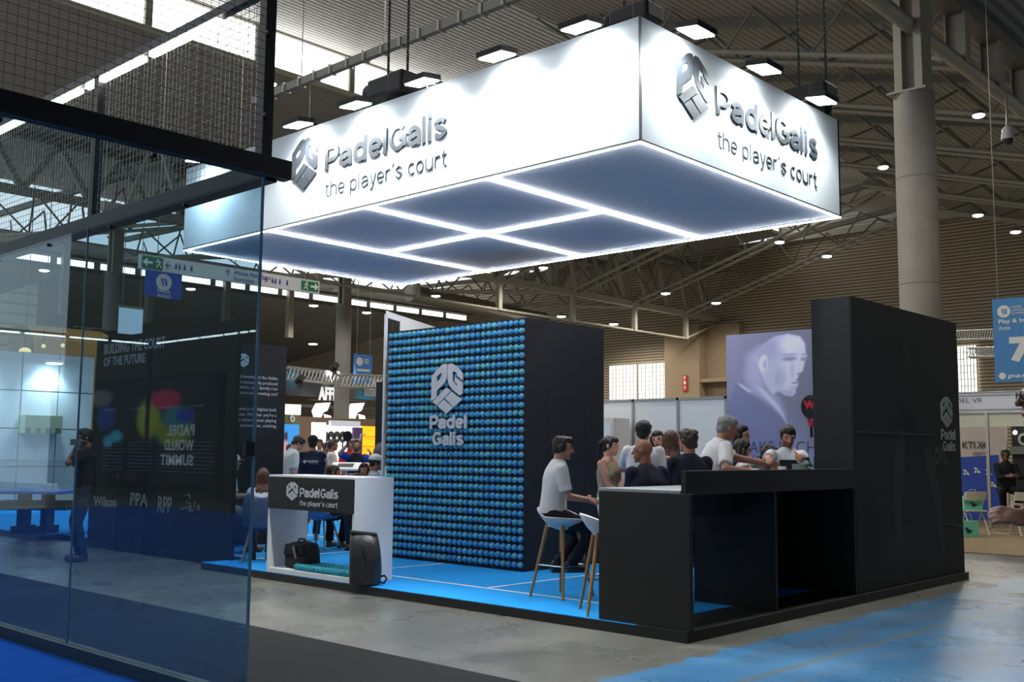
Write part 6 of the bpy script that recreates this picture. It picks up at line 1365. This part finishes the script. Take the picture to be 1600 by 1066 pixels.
for k in 'RL':
    s_, e_, h_ = [p/I['S'] for p in I['T'][k]]; q = s_+(e_-s_)*.85; c.cyl(s_, q, .082, .074, n=14)
I['put']('sleeves', vox(c, .0105, 2), cloth((34, 66, 150)))
p = ad(543, 682, 19.3); t = thing('padel_racket', 'black racket held up by the bearded player', 'racket', p); Mr = Matrix((V((RIGHT.x, RIGHT.y, 0)).normalized(), V((FWD.x, FWD.y, 0)).normalized(), V((0, 0, 1)))).transposed().to_4x4(); fr = Matrix.Translation(p) @ Mr @ Matrix.Rotation(PI/2, 4, 'X')
m = MB(); m.prism([ellipse(.0, .0, .088, .098, 24)], fr, -.018, .018); m.build('head', RKT, t); m = MB(); m.cyl(fr @ V((0, -.09, 0)), fr @ V((.01, -.2, 0)), .016, n=10); m.build('grip', RKT, t)
person('man in a white tee shirt with folded arms at the racket shop', 520, 696, 21.5, 78, z0=0., hair='short', hcol=(40, 34, 32), tone='tan', top=(206, 196, 188), legs=(60, 50, 90), far=True, hands={'R': (.05, .25, 1.12), 'L': (-.02, .28, 1.15)})
person('distant visitor in a brown top before the white shop wall', 510, 699, 24.5, 120, z0=0., hair='short', hcol=(40, 30, 28), tone='tan', top=(150, 120, 110), legs=(50, 46, 50), far=True)
person('distant visitor in pale grey beside the light box', 499, 694, 25.0, 190, z0=0., hair='short', hcol=(50, 44, 40), tone='mid', top=(150, 150, 156), legs=(50, 50, 56), far=True)
person('distant visitor in dark red beside the text wall', 453, 702, 22.5, 150, z0=0., hair='short', hcol=(30, 24, 24), tone='tan', top=(110, 40, 46), legs=(40, 40, 46), far=True)
person('distant visitor in a red top behind the raised racket', 547, 696, 23.2, 160, z0=0., hair='short', hcol=(60, 40, 36), tone='tan', top=(206, 40, 36), legs=(180, 40, 40), far=True)
# ---- others
CM = person('man in a black tee shirt filming, seen through the court glass', 132, 684, 13.75, -122, z0=0., hp=-8, hair='short', hcol=(30, 28, 28), tone='tan', top=(36, 34, 40), legs=(40, 54, 72), hands={'R': ('p', 127, 702, 13.55), 'L': ('p', 119, 700, 13.6)}, elbows={'R': (.8, .3, -1.2), 'L': (-.6, .3, -1)})
p = ad(119, 691, 13.5); t = thing('camera_gimbal', 'small camera on a grip held up by the filming man', 'camera', p); m = MB(); m.obox(p, (.13, .07, .08), Matrix.Rotation(.6, 3, 'Z')); m.build('camera_body', mat('cam_grey', srgb(120, 120, 112), .4), t, bevel=.006); m = MB(); m.cyl(p, p+V((-.09, .02, 0)), .032, n=14); m.build('lens', BLK, t); m = MB(); m.cyl(p-V((0, 0, .04)), p-V((0, 0, .16)), .018, n=10); m.build('grip', BLK, t)
person('man in black seated at the tall table, right of the black wall block', 1571, 711, 21.3, 195, sit=.80, z0=.012, hair='bald', hcol=None, tone='dark', beard=True, top=(24, 24, 28), topkind='shirt', legs=(24, 24, 28), hands={'R': (.05, .38, 1.12), 'L': (-.15, .38, 1.12)}) if False else person('man in black seated at the tall table, right of the black wall block', 1571, 711, 21.3, 195, sit=.80, z0=.012, hair='short', hcol=(34, 26, 24), tone='dark', top=(24, 24, 28), topkind='shirt', legs=(24, 24, 28), hands={'R': (.05, .38, 1.05), 'L': (-.15, .38, 1.05)})
person('grey haired man at the right border reaching in with a watch on his wrist', 1637, 622, 4.35, -80, z0=0., lean=26, hp=10, hair='short', hcol=(120, 122, 128), tone='tan', glasses=True, top=(70, 72, 80), topkind='tee', legs=(50, 52, 60), hands={'R': (.22, -.2, .8), 'L': ('p', 1616, 812, 4.2)}, elbows={'L': (-.6, -1, -.8)}, curl=.35)
p = ad(1606, 811, 4.2); t = thing('wrist_watch', 'blue smart watch on the reaching wrist at the right border', 'watch', p); dr = V((RIGHT.x, RIGHT.y, 0)).normalized(); m = MB(); m.cyl(p-dr*.012+V((0, 0, .0)), p+dr*.012, .036, n=24); m.build('band', mat('watch_blue', srgb(44, 60, 96), .5), t); m = MB(); m.obox(p-V((FWD.x, FWD.y, 0))*.036+V((0, 0, .012)), (.036, .014, .04), Matrix((dr, V((FWD.x, FWD.y, 0)).normalized(), V((0, 0, 1)))).transposed()); m.build('watch_case', mat('watch_white', (.7, .72, .74), .3), t, bevel=.003)
# chairs for the seated
def shell_chair(label, loc, rz, sm):
    t = thing('shell_chair', label, 'chair', loc, 'blue shell chairs', rz); MW[t.name] = Matrix.Identity(4)
    m = MB(); n = 12; rows = []
    for k, (y, z, w) in enumerate(((.21, .43, .2), (.1, .42, .23), (-.08, .42, .23), (-.18, .46, .23), (-.23, .58, .23), (-.25, .74, .21), (-.255, .8, .16))): rows.append([V((-w+2*w*i/n, y+.03*abs(i/n*2-1)**2, z+.05*abs(i/n*2-1)**2)) for i in range(n+1)]+[V((w-2*w*i/n, y+.03*abs(i/n*2-1)**2-.012, z+.05*abs(i/n*2-1)**2-.016)) for i in range(n+1)])
    m.loft(rows); m.build('shell', sm, t, smooth=True)
    for sx in (1, -1):
        for sy in (1, -1): m = MB(); m.cyl((sx*.22, sy*.2, 0), (sx*.12, sy*.1, .42), .011, .014, n=8); m.build('leg', WOOD if sm is SEATD else STEELD, t)
    return t
ch = shell_chair('slate blue chair under the long haired woman by the text wall', (-11.12, 7.49, PH), rz=.747+.2, sm=SEATD)
dup(ch, (CROP['root'].location.x, CROP['root'].location.y-.02, PH), CROP['root'].rotation_euler.z, 'blue chair with thin legs seen through the welcome desk opening'); o = [c for c in COL.objects if c.get('label', '').startswith('blue chair with thin')][0]
for c in o.children:
    c.data = c.data.copy(); c.data.materials[0] = SEATB if c.name.startswith('shell') else STEELD
# ------------------------------------------------------------------ light and view
W = bpy.data.worlds.new('hall_daylight'); SC.world = W; W.use_nodes = True
bg = W.node_tree.nodes['Background']; bg.inputs['Color'].default_value = (.92, .97, 1., 1); bg.inputs['Strength'].default_value = 1.15
SC.view_settings.view_transform = 'Standard'; SC.view_settings.look = 'None'; SC.view_settings.gamma = 1; SC.view_settings.use_curve_mapping = False; SC.view_settings.exposure = 0.
SC.cycles.use_denoising = True; SC.cycles.max_bounces = 8; SC.cycles.transparent_max_bounces = 12; SC.cycles.sample_clamp_indirect = 4; SC.cycles.caustics_reflective = False; SC.cycles.caustics_refractive = False
for q in PINFO: print('PERSON', *q)
